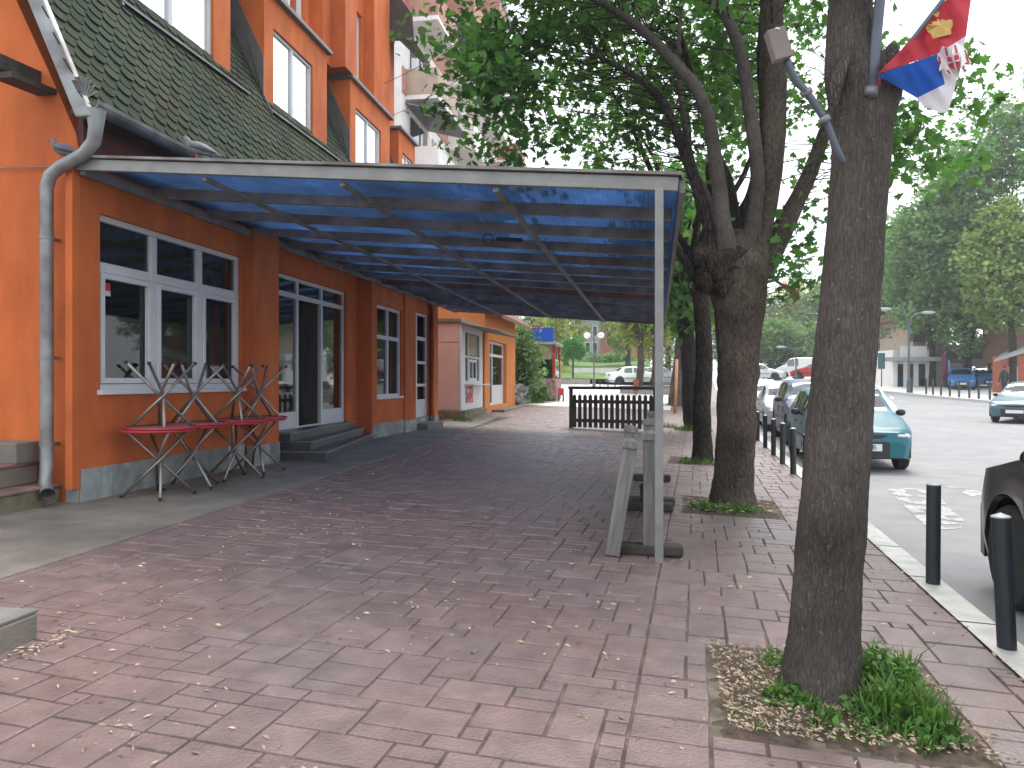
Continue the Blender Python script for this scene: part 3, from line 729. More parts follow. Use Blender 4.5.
mb = MB(); c = cp(.66, .165); mb.tube([c+Vector((.06*math.cos(a)-.1, 0, -.02+.06*math.sin(a))) for a in [i*.5 for i in range(14)]], .006, 5); mb.bar(c+Vector((0, .0, -.02)), c+Vector((.28, 0, -.045)), .05, .04)
mb.build('cable_coil', 'black', CAN)

# ================================================================ bistro tables, pairs stacked top to top
def make_table(label):
    t = thing('bistro_table', label, 'table', (0,0,0), 0, 'red edged bistro tables stacked by the wall', local=True)
    MB().disc((0,0,.655), .322, .012, 40).build('tabletop', 'tabletop', t, smooth=False)
    mb = MB(); n = 40; prof = [(.322, .645), (.340, .648), (.343, .658), (.340, .668), (.322, .670)]
    vs = [(r*math.cos(2*math.pi*i/n), r*math.sin(2*math.pi*i/n), z) for i in range(n) for r, z in prof]
    mb.add(vs, [(i*5+k, ((i+1) % n)*5+k, ((i+1) % n)*5+k+1, i*5+k+1) for i in range(n) for k in range(4)])
    mb.build('edge_band', 'redrim', t, smooth=True)
    for k in range(4):
        a = .35 + k*math.pi/2; b = a + math.pi + .28
        mb = MB(); mid = Vector((.024*math.cos(a+1.57), .024*math.sin(a+1.57), .35))
        mb.tube([(.28*math.cos(b), .28*math.sin(b), .648), mid, (.33*math.cos(a), .33*math.sin(a), .012)], 0.0155, 8)
        l = mb.build('leg', 'chrome', t, smooth=True)
        MB().tube([(.328*math.cos(a), .328*math.sin(a), .03), (.333*math.cos(a), .333*math.sin(a), 0)], .018, 8).build('foot_cap', 'rubber', l)
    return t
TY = [6.66, 7.28, 8.02, 8.66]
low = ['standing red edged bistro table nearest the downpipe', 'standing red edged bistro table, second from the downpipe', 'standing red edged bistro table, third from the downpipe', 'standing red edged bistro table farthest from the downpipe, by the orange pier']
up = ['upturned bistro table on top of the stack nearest the downpipe', 'upturned bistro table with legs in the air on the second stack from the downpipe', 'upturned bistro table with legs in the air on the third stack from the downpipe', 'upturned bistro table with legs in the air on the stack by the orange pier']
t0 = make_table(low[0])
for i, y in enumerate(TY):
    x = -4.74 + (.02, -.03, .04, -.02)[i]; z = gz(x, y)+.008
    dzz = (i % 2)*.004
    o = t0 if i == 0 else dup(t0, label=low[i])
    o.location = (x, y, z); o.rotation_euler = (0, 0, .3 + i*.55)
    c = dup(t0, label=up[i]); c.location = (x + .02, y + .015, z + .670*2 + .0015); c.rotation_euler = (math.pi, 0, -.25 + i*.8)

# ================================================================ steps at the gable and the low slab in the foreground
t = thing('side_steps', 'worn red topped concrete steps against the orange gable wall by the downpipe', 'steps', (-5.9, 5.7, .16))
s1 = MB().box(-9, -5.33, 3.6, 6.09, .0, .315).build('step', 'moss', t, bevel=.015)
MB().box(-9, -5.31, 3.58, 6.085, .316, .345).build('tread', mat('red_worn_tread', (.20, .085, .075), .8, .35, 6, hue=(.2, .17, .14), hscale=5), s1, bevel=.01)
s2 = MB().box(-9, -5.57, 4.3, 6.09, .345, .52).build('step', 'concrete', t, bevel=.015)
MB().box(-9, -5.55, 4.28, 6.085, .521, .55).build('tread', bpy.data.materials['red_worn_tread'], s2, bevel=.01)
MB().box(-9, -5.53, 5.80, 6.11, .55, .74).build('edge_block', 'concrete', t, bevel=.01)
t = thing('concrete_slab', 'low grey tiled concrete slab lying at the left edge of the paving', 'slab', (-3.4, 2.5, .1))
mb = MB(); mb.box(-5.2, -2.80, 1.2, 3.06, .05, .205); mb.build('base', 'concrete', t, bevel=.01)
mb = MB()
for k in range(6):
    for q in range(5): mb.box(-5.2+.4*k+.003, -5.2+.4*k+.397, 1.2+.374*q+.003, 1.2+.374*q+.371, .206, .222, 0, random.random())
mb.build('tile', mat('pale_slab_tile', (.22, .215, .205), .7, .25, 5, tone=.2, hue=(.16, .155, .145), hscale=3), t, bevel=.004)

# pigeons
def pigeon(label, loc, rot):
    t = thing('pigeon', label, 'bird', loc, rot, 'pigeons on the building', local=True)
    mb = MB(); path = [(-.20, 0, .035), (-.13, 0, .06), (-.06, 0, .085), (0, 0, .10), (.05, 0, .118), (.075, 0, .145), (.085, 0, .172), (.105, 0, .185), (.118, 0, .182)]
    mb.tube(path, [.012, .028, .052, .060, .048, .028, .023, .020, .008], 12)
    b = mb.build('body', 'pigeon', t, smooth=True)
    for s in (-1, 1): MB().tube([(.05, .045*s, .115), (-.04, .056*s, .095), (-.16, .02*s, .055)], [.018, .028, .008], 8).build('wing', 'polegrey', b, smooth=True)
    MB().tube([(.115, 0, .183), (.135, 0, .176)], [.006, .002], 6).build('beak', 'black', b)
    mb = MB()
    for s in (-1, 1): mb.tube([(.0, .02*s, .05), (.005, .022*s, 0)], .005, 6); mb.tube([(-.01, .022*s, .003), (.035, .022*s, .003)], .004, 5)
    mb.build('legs', 'red', t)
pq = cp(.245, 0)
pigeon('grey pigeon perched on the front edge of the blue canopy', (pq.x, pq.y-.03, pq.z+.128), R(200))
pigeon('dark pigeon sitting on the bend of the downpipe', (-5.20, 5.965, 3.318), R(185))
# ================================================================ foliage helpers
def star(n=5):
    """five lobed leaf outline in the xy plane, stem at the origin, length about 1"""
    out = [(0, 0), (.30, .02), (.50, .22), (.26, .36), (.42, .66), (.16, .60), (0, 1.0)]
    return np.array(out + [(-x, y) for x, y in out[-2:0:-1]])
T_MAPLE = star()
T_QUAD = np.array([(0, 0), (.36, .45), (0, 1), (-.36, .45)])
T_CLUMP = np.array([(0, -.1), (.38, .05), (.30, .40), (.52, .62), (.18, .70), (.05, 1.0), (-.22, .72), (-.50, .70), (-.34, .30), (-.42, .02)])
def leaves(name, pts, size, material, parent, tmpl, seed=1, droop=.35, tones=None):
    r = np.random.default_rng(seed); pts = np.asarray(pts, float); N = len(pts)
    nrm = r.normal(size=(N, 3)); nrm[:, 2] = np.abs(nrm[:, 2]) + droop; nrm /= np.linalg.norm(nrm, axis=1)[:, None]
    a = r.normal(size=(N, 3)); a -= nrm*(a*nrm).sum(1)[:, None]; a /= np.linalg.norm(a, axis=1)[:, None]
    b = np.cross(nrm, a)
    s = size*r.uniform(.6, 1.3, N)
    K = len(tmpl)
    bend = -.25*(tmpl[:, 1]**2) - .3*np.abs(tmpl[:, 0])
    v = pts[:, None, :] + s[:, None, None]*(tmpl[None, :, 0, None]*a[:, None, :] + tmpl[None, :, 1, None]*b[:, None, :] + bend[None, :, None]*nrm[:, None, :])
    org = np.array(ORG.get(parent.name, (0,0,0))) if parent else np.zeros(3)
    v = (v - org).reshape(-1, 3)
    me = bpy.data.meshes.new(name)
    me.vertices.add(N*K); me.vertices.foreach_set('co', v.astype(np.float32).ravel())
    me.loops.add(N*K); me.loops.foreach_set('vertex_index', np.arange(N*K, dtype=np.int32))
    me.polygons.add(N); me.polygons.foreach_set('loop_start', np.arange(0, N*K, K, dtype=np.int32))
    me.materials.append(M[material] if isinstance(material, str) else material)
    t = np.clip((tones if tones is not None else .5) + r.normal(0, .16, N), 0, 1)
    at = me.attributes.new('tone', 'FLOAT', 'FACE'); at.data.foreach_set('value', t.astype(np.float32))
    me.update(calc_edges=True); me.validate()
    o = bpy.data.objects.new(name, me); COL.objects.link(o)
    if parent: o.parent = parent
    return o
def clumps(centre, radii, n, seed, gap=-.05, gs=.8, shell=.45, zmin=None):
    r = np.random.default_rng(seed); out = []; c = Vector(centre); tries = 0
    while len(out) < n and tries < n*40:
        tries += 1
        d = Vector(r.normal(size=3)).normalized(); q = shell + (1-shell)*r.random()**.7
        if r.random() < .25: q *= r.random()**.4
        w = 1 + .25*noise.noise(d*1.7 + Vector((seed, 0, 0)))
        p = Vector((d.x*radii[0], d.y*radii[1], d.z*radii[2]))*q*w + c
        if zmin and p.z < zmin: continue
        if noise.noise(p*gs + Vector((seed*3.1, 0, 0))) < gap: continue
        out.append(p)
    return out
def clump_leaves(cl, per, rad, seed, flat=.55):
    r = np.random.default_rng(seed); c = np.array([tuple(v) for v in cl])
    rr = rad*r.uniform(.6, 1.35, len(c))
    off = r.normal(size=(len(c), per, 3))*rr[:, None, None]*.55; off[:, :, 2] *= flat
    t = np.repeat(r.normal(.5, .17, len(c)), per)
    return (c[:, None, :] + off).reshape(-1, 3), t
def curve(p, q, k=5, sag=.08, seed=0):
    p, q = Vector(p), Vector(q); L = (q-p).length
    return [p.lerp(q, i/k) + Vector((noise.noise(Vector((seed, i*.7, 0))), noise.noise(Vector((seed, i*.7, 5))), .6*noise.noise(Vector((seed, i*.7, 9)))))*L*sag*(4*(i/k)*(1-i/k)) for i in range(k+1)]
def smooth_path(pts, radii, sub=4):
    out = []; ro = []; n = len(pts)
    for i in range(n-1):
        p0, p1, p2, p3 = (Vector(pts[max(0, i-1)]), Vector(pts[i]), Vector(pts[i+1]), Vector(pts[min(n-1, i+2)]))
        for k in range(sub):
            t = k/sub
            out.append(.5*((2*p1) + (p2-p0)*t + (2*p0-5*p1+4*p2-p3)*t*t + (3*p1-p0-3*p2+p3)*t**3))
            ro.append(radii[i]*(1-t) + radii[i+1]*t)
    return out + [Vector(pts[-1])], ro + [radii[-1]]

# ================================================================ tree 1: leaning grey trunk in the foreground pit
T1 = thing('street_tree', 'near leaning grey barked tree in the weedy pit, with the flag tied to it', 'tree', (.76, 3.3, 0), 0, 'street trees in pavement pits')
def PXR(w, zc): return w/2*zc/FPX
D1 = 3.12
pth = [(817,706,104), (820,686,82), (823,640,72), (828,570,68), (834,490,65.5), (841,400,63.5), (848,310,60), (856,220,56.5), (861,150,57), (861,112,62),(857,80,65),(852,52,55),(850,22,45),(852,-20,41), (857,-90,42), (852,-200,34), (862,-330,26)]
P = [W(x, y, D1) for x, y, w in pth]; P[0].z = -.06
sp, sr = smooth_path(P, [PXR(w, D1)*.93 for x, y, w in pth], 30)
mb = MB(); mb.tube(sp, sr, 110, rough=.07, seed=2, ridge=.0036, rsc=72)
tr = mb.build('trunk', 'bark', T1, smooth=True)
mb = MB()                                             # stub of a cut limb, knot and side limbs above
k = W(880, 92, D1); 
mb.tube(smooth_path([W(866, 120, D1), W(880, 90, D1-.03), W(889, 62, D1-.05), W(893, 45, D1-.05)], [.11, .085, .05, .02], 5)[0], smooth_path([W(0,0,1)]*4, [.11, .085, .05, .02], 5)[1], 18, rough=.2, seed=6)
mb.build('knot', 'bark', T1, smooth=True)
mb = MB(); mb.tube(smooth_path([W(852, 48, D1-.085), W(843, 66, D1-.098), W(836, 88, D1-.098), W(834, 112, D1-.085)], [.006, .024, .026, .004], 8)[0], smooth_path([W(0,0,1)]*4, [.006, .024, .026, .004], 8)[1], 20, rough=.12, seed=9)
mb.build('wound_lip', bark('wound_bark', (.060, .050, .044), (.15, .13, .112), 60, .2), T1, smooth=True)
mb = MB(); sp1 = []
for i, (x, y, dz) in enumerate(((700, -420, .6), (980, -460, -.4), (1120, -380, .9), (800, -520, 1.6), (900, -300, -1.2))):
    st = sp[-40 - i*12]; en = W(x, y, D1+dz); c = curve(st, en, 6, .1, i); sp1 += c[2:]
    mb.tube(c, [.085, .07, .055, .045, .03, .022, .015], 10, rough=.1)
mb.build('limb', 'bark', T1, smooth=True)
cl = clumps((.9, 3.2, 7.2), (2.6, 2.2, 1.4), 120, 3, -.05, .8, zmin=5.9)
mb = MB()
for i, p in enumerate(cl[:70]):
    st = min(sp1, key=lambda s: (s-p).length); mb.tube(curve(st, p, 3, .1, i), [.018, .012, .008, .004], 5)
mb.build('twigs', 'bark', T1, kind='stuff')
lp, lt = clump_leaves(cl, 24, .42, 5); leaves('crown', lp, .12, 'leaf', T1, T_MAPLE, 11, tones=lt)

# ================================================================ tree 2: thick burled trunk with many limbs
T2 = thing('street_tree', 'thick brown tree whose burled trunk splits into many limbs', 'tree', (.98, 8.2, 0), 0, 'street trees in pavement pits')
D2 = 7.95
pth = [(733,516,66), (733,505,54), (733,494,47), (734,470,42.5), (736,430,41.5), (737,390,42), (738,350,45), (739,318,52), (738,290,62), (738,268,69), (741,250,60), (746,236,44)]
P = [W(x, y, D2) for x, y, w in pth]; P[0].z = -.12
sp, sr = smooth_path(P, [PXR(w, D2) for x, y, w in pth], 5)
sp, sr = smooth_path(P, [PXR(w, D2)*.89 for x, y, w in pth], 18)
MB().tube(sp, sr, 90, rough=.10, seed=4, ridge=.011, rsc=28).build('trunk', 'bark2', T2, smooth=True)
mb = MB(); c0 = W(722, 262, D2-.30)
for (dx, dy, dz, r_) in ((0,0,0,.20), (-.12,.03,-.14,.15), (.14,-.02,.05,.14), (.05,.02,-.2,.15), (-.16,.05,.08,.13)):
    mb.ball(c0 + Vector((dx, dy+.14, dz)), r_, r_*.9, r_*1.05, 18, 12, wob=.45)
mb.build('burl', 'barkdark', T2, smooth=True)
LIMBS = [
 ('bark2', [(752,262,26,0), (762,215,26,-.05), (770,165,24.5,-.1), (774,110,23.5,-.1), (773,50,22,-.1), (771,0,21,-.1), (768,-70,19,0), (760,-160,14,.2), (758,-260,8,.4)]),
 ('bark2', [(760,272,30,.1), (778,238,22,.1), (797,200,17,.15), (812,168,15,.2), (826,128,12,.25), (842,80,10,.3), (852,20,8,.5), (880,-60,6,.7)]),
 ('bark', [(748,250,20,-.15), (756,205,14,-.2), (757,165,13,-.2), (750,110,12,-.2), (742,60,11,-.2), (728,20,10,-.3), (708,-8,9,-.3), (690,-60,7,-.4)]),
 ('bark', [(730,262,22,-.2), (724,225,15,-.25), (718,180,14,-.25), (710,125,12,-.3), (697,90,11,-.3), (674,62,10,-.35), (640,28,8,-.4), (596,0,6,-.5), (540,-25,4,-.6)]),
 ('barkdark', [(720,262,18,.05), (708,225,11,.1), (698,190,11,.1), (687,160,10,.1), (672,120,9,.1), (655,92,7.5,.1), (628,72,5.5,.15), (600,58,4,.2)]),
 ('barkdark', [(736,240,16,.3), (733,205,11,.3), (728,180,9,.35), (716,150,7,.4), (703,110,6,.5), (690,70,5,.6), (680,30,4,.7)]),
 ('barkdark', [(742,245,16,.35), (741,215,11,.4), (752,190,9,.45), (763,120,8,.6), (760,60,7,.7), (764,5,6,.8)]),
 ('bark', [(722,250,14,.15), (708,200,8,.2), (694,170,7,.25), (684,120,6,.3), (678,60,5,.4), (682,0,4,.5)]),
]
lp_all = []
for i, (mt, pts) in enumerate(LIMBS):
    P = [W(x, y, D2+dz) for x, y, w, dz in pts]; rr = [PXR(w, D2) for x, y, w, dz in pts]
    a, b = smooth_path(P, rr, 5); lp_all += a[8:]
    MB().tube(a, b, 18, rough=.09, seed=i, ridge=.004, rsc=25).build('limb', mt, T2, smooth=True)
cl = clumps((.3, 8.8, 6.3), (2.85, 2.9, 2.7), 280, 21, .0, .9, shell=.35, zmin=3.45)
cl = [p for p in cl if not (p.y < 8.9 and abs(p.x-.9) < 1.5 and p.z < 5.3)]
cl += clumps((2.75, 8.8, 4.0), (.95, 1.5, .8), 30, 5, -.2, .9, shell=.1)
cl += clumps((-1.6, 8.8, 5.0), (1.1, 1.8, 1.4), 56, 8, -.15, .9, shell=.1, zmin=3.8)
cl += [W(790, 262, 7.7), W(798, 268, 7.8), W(786, 285, 7.6), W(780, 226, 7.9), W(812, 240, 8.2), W(800, 215, 8.4), W(752, 300, 8.6)]
mb = MB(); cnt = [0]*len(lp_all)
for i, p in enumerate(cl):
    k_ = min(range(len(lp_all)), key=lambda j: (lp_all[j]-p).length + (.5 if lp_all[j].z > p.z+.3 else 0) + .22*cnt[j]); cnt[k_] += 1; st = lp_all[k_]
    for j in (k_-1, k_+1):
        if 0 <= j < len(cnt): cnt[j] += .5
    L = (st-p).length
    if L < .15: continue
    mb.tube(curve(st, p, 5, .2, i), [min(.010, .004+.003*L), .005, .004, .003, .002, .0015], 5)
mb.build('twigs', 'barkdark', T2, kind='stuff')
lp, lt = clump_leaves(cl, 38, .44, 9); leaves('crown', lp, .105, 'leaf', T2, T_MAPLE, 12, tones=lt)

# trees 3, 4, 5 behind it along the pavement, each with its own lean
def tree(label, base, top_px, D, w0, bark, leafm, crown_c, crown_r, ncl, per, lsize, seed, tmpl=T_MAPLE, rough=.1, group='street trees in pavement pits', path=None, limbs=5, name='street_tree', gap=-.05, clr=.5, zmin=None):
    t = thing(name, label, 'tree', base, 0, group)
    base = Vector(base); top = Vector(top_px)
    P = path or [base - Vector((0,0,.15)), base + Vector((0,0,.12)), base.lerp(top, .3), base.lerp(top, .6) + Vector((.05, 0, 0)), top]
    rr = [w0*1.5, w0*1.12, w0, w0*.92, w0*.85][:len(P)]
    a, b = smooth_path(P, rr, 4)
    MB().tube(a, b, 18, rough=rough, seed=seed).build('trunk', bark, t, smooth=True)
    cl = clumps(crown_c, crown_r, ncl, seed, gap, 1.6/max(crown_r), shell=.4, zmin=zmin)
    r = random.Random(seed); ends = []
    for i in range(limbs):
        q = Vector(crown_c) + Vector((r.uniform(-.6, .6)*crown_r[0], r.uniform(-.6, .6)*crown_r[1], r.uniform(-.1, .75)*crown_r[2]))
        c = curve(a[-1] - Vector((0,0,.1*i/limbs)), q, 6, .1, seed+i); ends += c[1:]
        MB().tube(c, [w0*.55, w0*.45, w0*.36, w0*.28, w0*.2, w0*.13, w0*.06], 8, rough=.08).build('limb', bark, t, smooth=True)
    mb = MB()
    for i, p in enumerate(cl[:120]):
        st = min(ends, key=lambda s: (s-p).length); mb.tube(curve(st, p, 3, .12, i), [w0*.09, w0*.06, w0*.04, w0*.02], 4)
    if cl: mb.build('twigs', bark, t, kind='stuff')
    lp, lt = clump_leaves(cl, per, clr, seed+1); leaves('crown', lp, lsize, leafm, t, tmpl, seed+2, tones=lt)
    return t
def gpt(x, y): return (x, y, gz(x, y))
tree('slim dark trunked tree just behind the burled tree', gpt(1.02, 12.6), W(700, 285, 12.4), 12.4, .15, 'barkdark', 'leaf', (.6, 12.8, 6.4), (2.6, 2.6, 2.2), 80, 30, .15, 31, limbs=6, clr=.6)
tree('dark tree leaning left with low foliage beside the canopy edge', gpt(1.45, 20.9), W(684, 318, 20), 20, .24, 'barkdark', 'leaf', (.9, 20.2, 4.9), (1.6, 2.2, 2.4), 100, 34, .20, 37, limbs=7, clr=.6, zmin=2.6)
tree('thick pale trunked tree by the wooden stake at the end of the pavement', gpt(1.75, 35.8), W(683, 330, 36), 36, .40, 'bark', 'leaf_yel', (1.6, 36.5, 6.6), (2.8, 3, 3.0), 120, 26, .38, 41, limbs=7, clr=.8, tmpl=T_CLUMP)
t = tag(MB().tube([gpt(1.35, 29.6), (1.42, 29.6, 2.15)], [.06, .055], 8).build('stake', 'wood_new', None, smooth=True), 'pale orange wooden stake standing upright beside the thick pale tree', 'stake')

# ================================================================ grass, weeds and litter
def blades(name, spots, h, n, mt, label=None):
    vs = []; fs = []; mb = MB()
    for (x, y, r, hh, cnt) in spots:
        for i in range(int(cnt)):
            a = random.uniform(0, 6.28); q = r*math.sqrt(random.random()); px, py = x+q*math.cos(a), y+q*math.sin(a)
            z = gz(px, py)+.005; H = hh*random.uniform(.4, 1.1)*(1-.5*q/r); b = random.uniform(0, 6.28); w = random.uniform(.003, .007)
            l = H*random.uniform(.2, .9); dx, dy = math.cos(b), math.sin(b)
            p0 = (px-dy*w, py+dx*w, z); p1 = (px+dy*w, py-dx*w, z); p2 = (px+dx*l*.35+dy*w*.8, py+dy*l*.35-dx*w*.8, z+H*.65); p3 = (px+dx*l*.35-dy*w*.8, py+dy*l*.35+dx*w*.8, z+H*.65); p4 = (px+dx*l, py+dy*l, z+H)
            mb.add([p0, p1, p2, p3, p4], [(0,1,2,3), (3,2,4)], 0, random.random())
    return mb.build(name, mt, kind='stuff')
gs = []
def clumpy(x0, x1, y0, y1, n, h, cnt, bias=None):
    for i in range(n):
        x, y = random.uniform(x0, x1), random.uniform(y0, y1)
        gs.append((x, y, random.uniform(.02, .06), h*random.uniform(.4, 1.1), cnt*random.uniform(.4, 1.3)))
clumpy(.88, 1.14, 3.0, 3.5, 34, .23, 50); clumpy(.52, .68, 3.08, 3.26, 9, .12, 50); clumpy(.66, .98, 2.93, 3.06, 10, .10, 40); clumpy(.95, 1.15, 2.86, 3.02, 8, .09, 36); clumpy(.56, .66, 3.5, 3.6, 3, .10, 30); clumpy(.34, 1.2, 2.86, 3.7, 10, .05, 10)
clumpy(.62, 1.15, 7.66, 7.84, 16, .13, 30); clumpy(.52, .68, 7.7, 8.2, 8, .10, 26); clumpy(1.1, 1.3, 7.7, 8.1, 5, .1, 20)
clumpy(.7, 1.3, 12.05, 12.3, 14, .14, 26); clumpy(.6, .8, 12.2, 12.8, 6, .1, 20)
gs += [(1.35, 20.5, .5, .22, 300), (.75, 21.3, .3, .2, 140), (1.6, 35.4, .7, .25, 300), (-5.0, 20.6, .3, .2, 200), (-4.9, 33.6, .6, .5, 500)]
blades('grass', gs, .1, 0, 'grassm')
# broad leaved weeds
pts = []; 
for (x, y, r, n, z0, z1) in ((1.0, 3.36, .17, 480, .03, .24), (.95, 3.14, .17, 330, .03, .15), (1.08, 2.98, .10, 130, .02, .10), (.60, 3.16, .10, 120, .02, .09), (.62, 3.58, .06, 50, .02, .12), (.8, 2.98, .12, 90, .02, .07), (.80, 7.72, .18, 110, .02, .14), (1.05, 7.7, .14, 60, .02, .12), (.55, 7.9, .12, 50, .02, .09), (.95, 12.1, .3, 60, .02, .14)):
    for i in range(n):
        a = random.uniform(0, 6.28); q = r*math.sqrt(random.random()); px, py = x+q*math.cos(a), y+q*math.sin(a); pts.append((px, py, gz(px, py)+random.uniform(z0, z1)*(1-.6*q/r)))
o = leaves('weeds', pts, .034, mat('weed_leaf', (.09, .20, .045), .65, .2, 9, tone=.4, translucent=.3), None, T_QUAD, 5, droop=.5); o['kind'] = 'stuff'
mb = MB()
def litter(x, y, z, s):
    a = random.uniform(0, 6.28); l = s*random.uniform(.6, 1.5); w = l*random.uniform(.12, .34); c, d = math.cos(a), math.sin(a); h = random.uniform(.002, .010)
    mb.add([(x-c*l, y-d*l, z+.003), (x+d*w, y-c*w, z+.004+h), (x+c*l, y+d*l, z+.004+h*.5), (x-d*w, y+c*w, z+.004)], [(0,1,2), (0,2,3)], 0, random.random())
for i in range(3400):
    x = random.uniform(.33, 1.27); y = random.uniform(2.82, 3.80)
    if x > .85 and random.random() < .45: continue
    litter(x, y, gz(x, y)+.018+.01*noise.noise(Vector((x*7, y*7, 0))), .011)
for i in range(2300):
    x = random.uniform(-3.6, 1.8); y = 1.6 + random.random()**1.5*10
    if noise.noise(Vector((x*.9, y*.9, 2))) < -.12: continue
    litter(x, y, gz(x, y), .0155)
for i in range(260):
    a0 = random.uniform(0, 1); x = -2.76 + abs(random.gauss(0, .06)); y = random.uniform(1.4, 3.2); litter(x, y, gz(x, y), .016)
for i in range(160):
    b_ = random.uniform(-1, 6); q = kf(-.19-abs(random.gauss(0, .05)), b_); litter(q.x, q.y, gz(q.x, q.y), .015)
for i in range(500):
    x = random.uniform(.5, 1.5); y = random.uniform(7.6, 8.7); litter(x, y, gz(x, y)+.02, .02)
mb.build('leaf_litter', 'litter', kind='stuff')

# ================================================================ flag, its poles and the floodlight on the near tree
DF = 3.0
FP = thing('flagpole', 'blue grey flagpole strapped upright to the near leaning tree', 'flagpole', tuple(W(874, 90, DF)))
MB().tube([W(872, 98, DF), W(874, 60, DF), W(880, 0, DF), W(890, -90, DF)], .021, 12).build('shaft', 'polegrey', FP, smooth=True)
MB().tube([W(870, 96, DF), W(871, 88, DF)], .027, 12).build('socket', 'zinc', FP, smooth=True)
FL_ = thing('flag', 'drooping red, blue and white flag with crowned double eagle arms', 'flag', tuple(W(884, 78, DF)))
MB().tube([W(880, 80, DF), W(915, 36, DF-.02), W(960, -22, DF-.05), W(990, -62, DF-.07)], .009, 8).build('staff', 'polegrey', FL_, smooth=True)
def fz(x, y): return DF - .05 + .045*math.sin(x*.075 + y*.03) + .02*math.sin(x*.17 - y*.12)
def poly_sheet(name, q, m, n=14, off=0, parent=None):
    """cloth patch between four photo corners, folded in depth"""
    mb = MB(); vs = []
    for j in range(n+1):
        for i in range(n+1):
            u, v = i/n, j/n
            x = (q[0][0]*(1-u)+q[1][0]*u)*(1-v) + (q[3][0]*(1-u)+q[2][0]*u)*v; y = (q[0][1]*(1-u)+q[1][1]*u)*(1-v) + (q[3][1]*(1-u)+q[2][1]*u)*v
            vs.append(W(x, y, fz(x, y)+off))
    mb.add(vs, [(j*(n+1)+i, j*(n+1)+i+1, (j+1)*(n+1)+i+1, (j+1)*(n+1)+i) for j in range(n) for i in range(n)])
    return mb.build(name, m, parent or FL_, smooth=True)
poly_sheet('stripe', [(877,74), (908,43), (935,46), (937,54)], 'flagred')
poly_sheet('stripe', [(908,43), (962,-18), (974,-22), (935,46)], 'flagred')
poly_sheet('stripe', [(935,46), (974,-22), (966,36), (937,54)], 'flagred')
poly_sheet('stripe', [(877,75), (937,54), (945,84), (917,98)], 'flagblue')
poly_sheet('stripe', [(917,98), (945,84), (954,92), (948,112)], 'flagwhite')
poly_sheet('stripe', [(917,98), (948,112), (940,113), (924,106)], 'flagwhite')
poly_sheet('stripe', [(937,54), (966,36), (954,92), (945,84)], 'flagwhite')
poly_sheet('fold', [(914,42), (934,14), (946,-2), (928,32)], 'flagwhite', off=.012)
poly_sheet('fold', [(930,20), (950,-8), (962,-22), (944,2)], 'flagblue', off=.014)
# coat of arms: crown, two headed eagle, shield with cross
def decal(name, polys, m, off, parent=None):
    mb = MB()
    for pl in polys:
        c = (sum(p[0] for p in pl)/len(pl), sum(p[1] for p in pl)/len(pl))
        vs = [W(c[0], c[1], fz(*c)+off)] + [W(x, y, fz(x, y)+off) for x, y in pl]; n = len(pl)
        mb.add(vs, [(0, 1+i, 1+(i+1) % n) for i in range(n)])
    return mb.build(name, m, parent or FL_)
def tf(pts, cx=952, cy=44, s=1.2, a=R(-14)):
    return [(cx + s*(x*math.cos(a)-y*math.sin(a)), cy + s*(x*math.sin(a)+y*math.cos(a))) for x, y in pts]
CRW = [(-8,-10), (-8.5,-14), (-11,-17), (-11.5,-21), (-9,-22.5), (-6.5,-20.5), (-5.5,-23), (-3,-24), (-1.5,-22.5), (0,-25.5), (1.5,-22.5), (3,-24), (5.5,-23), (6.5,-20.5), (9,-22.5), (11.5,-21), (11,-17), (8.5,-14), (8,-10)]
decal('emblem_crown', [tf(CRW, 945, 48), tf([(-1.2,-32), (1.2,-32), (1.2,-27), (-1.2,-27)], 945, 48), tf([(-2.6,-30.6), (2.6,-30.6), (2.6,-28.6), (-2.6,-28.6)], 945, 48)], 'gold', -.032)
EG = [[(-2,-9), (-6,-12), (-9,-9), (-6,-8), (-5,-4), (-10,-8), (-13,-3), (-12,2), (-14,8), (-9,6), (-8,12), (-4,10), (0,18), (0,-4)]]
decal('emblem_eagle', [tf(pl, 953, 58) for pl in EG] + [tf([(-x, y) for x, y in pl], 953, 58) for pl in EG], mat('emblem_white', (.66, .64, .64), .7, .05), -.034)
decal('emblem_outline', [tf([(-12,-4), (-10.4,-4), (-11,8), (-12.6,8)], 953, 58), tf([(12,-4), (10.4,-4), (11,8), (12.6,8)], 953, 58), tf([(-5,-10), (-3.6,-10), (-3.6,-3), (-5,-3)], 953, 58), tf([(5,-10), (3.6,-10), (3.6,-3), (5,-3)], 953, 58), tf([(-8,9), (-6,13), (-5,11), (-6.5,8)], 953, 58), tf([(8,9), (6,13), (5,11), (6.5,8)], 953, 58)], 'flagred', -.037)
decal('emblem_shield', [tf([(-5,-2), (5,-2), (5,6), (0,11), (-5,6)], 953, 58)], 'flagred', -.038)
decal('emblem_cross', [tf([(-.9,-2), (.9,-2), (.9,10), (-.9,10)], 953, 58), tf([(-5,2.2), (5,2.2), (5,4), (-5,4)], 953, 58)], 'flagwhite', -.041)
t = tag(MB().ball(W(877, 82, DF), .015, .015, .028, 8, 6).build('ribbon', 'red', None, smooth=True), 'small red ribbon knot dangling from the flagpole socket', 'ribbon')
FLd = thing('floodlight', 'small grey box lamp on a bent conduit arm clamped to the near leaning tree', 'lamp', tuple(W(838, 150, 2.98)))
MB().tube(smooth_path([W(843, 162, 3.0), W(837, 150, 2.98), (W(826, 122, 2.97)), W(810, 97, 2.96), W(795, 78, 2.95), W(786, 60, 2.94)], [.019, .02, .0185, .0175, .017, .015], 4)[0], .0145, 12).build('arm', 'polegrey', FLd, smooth=True)
a, b = W(774, 30, 2.92), W(783, 60, 2.92)
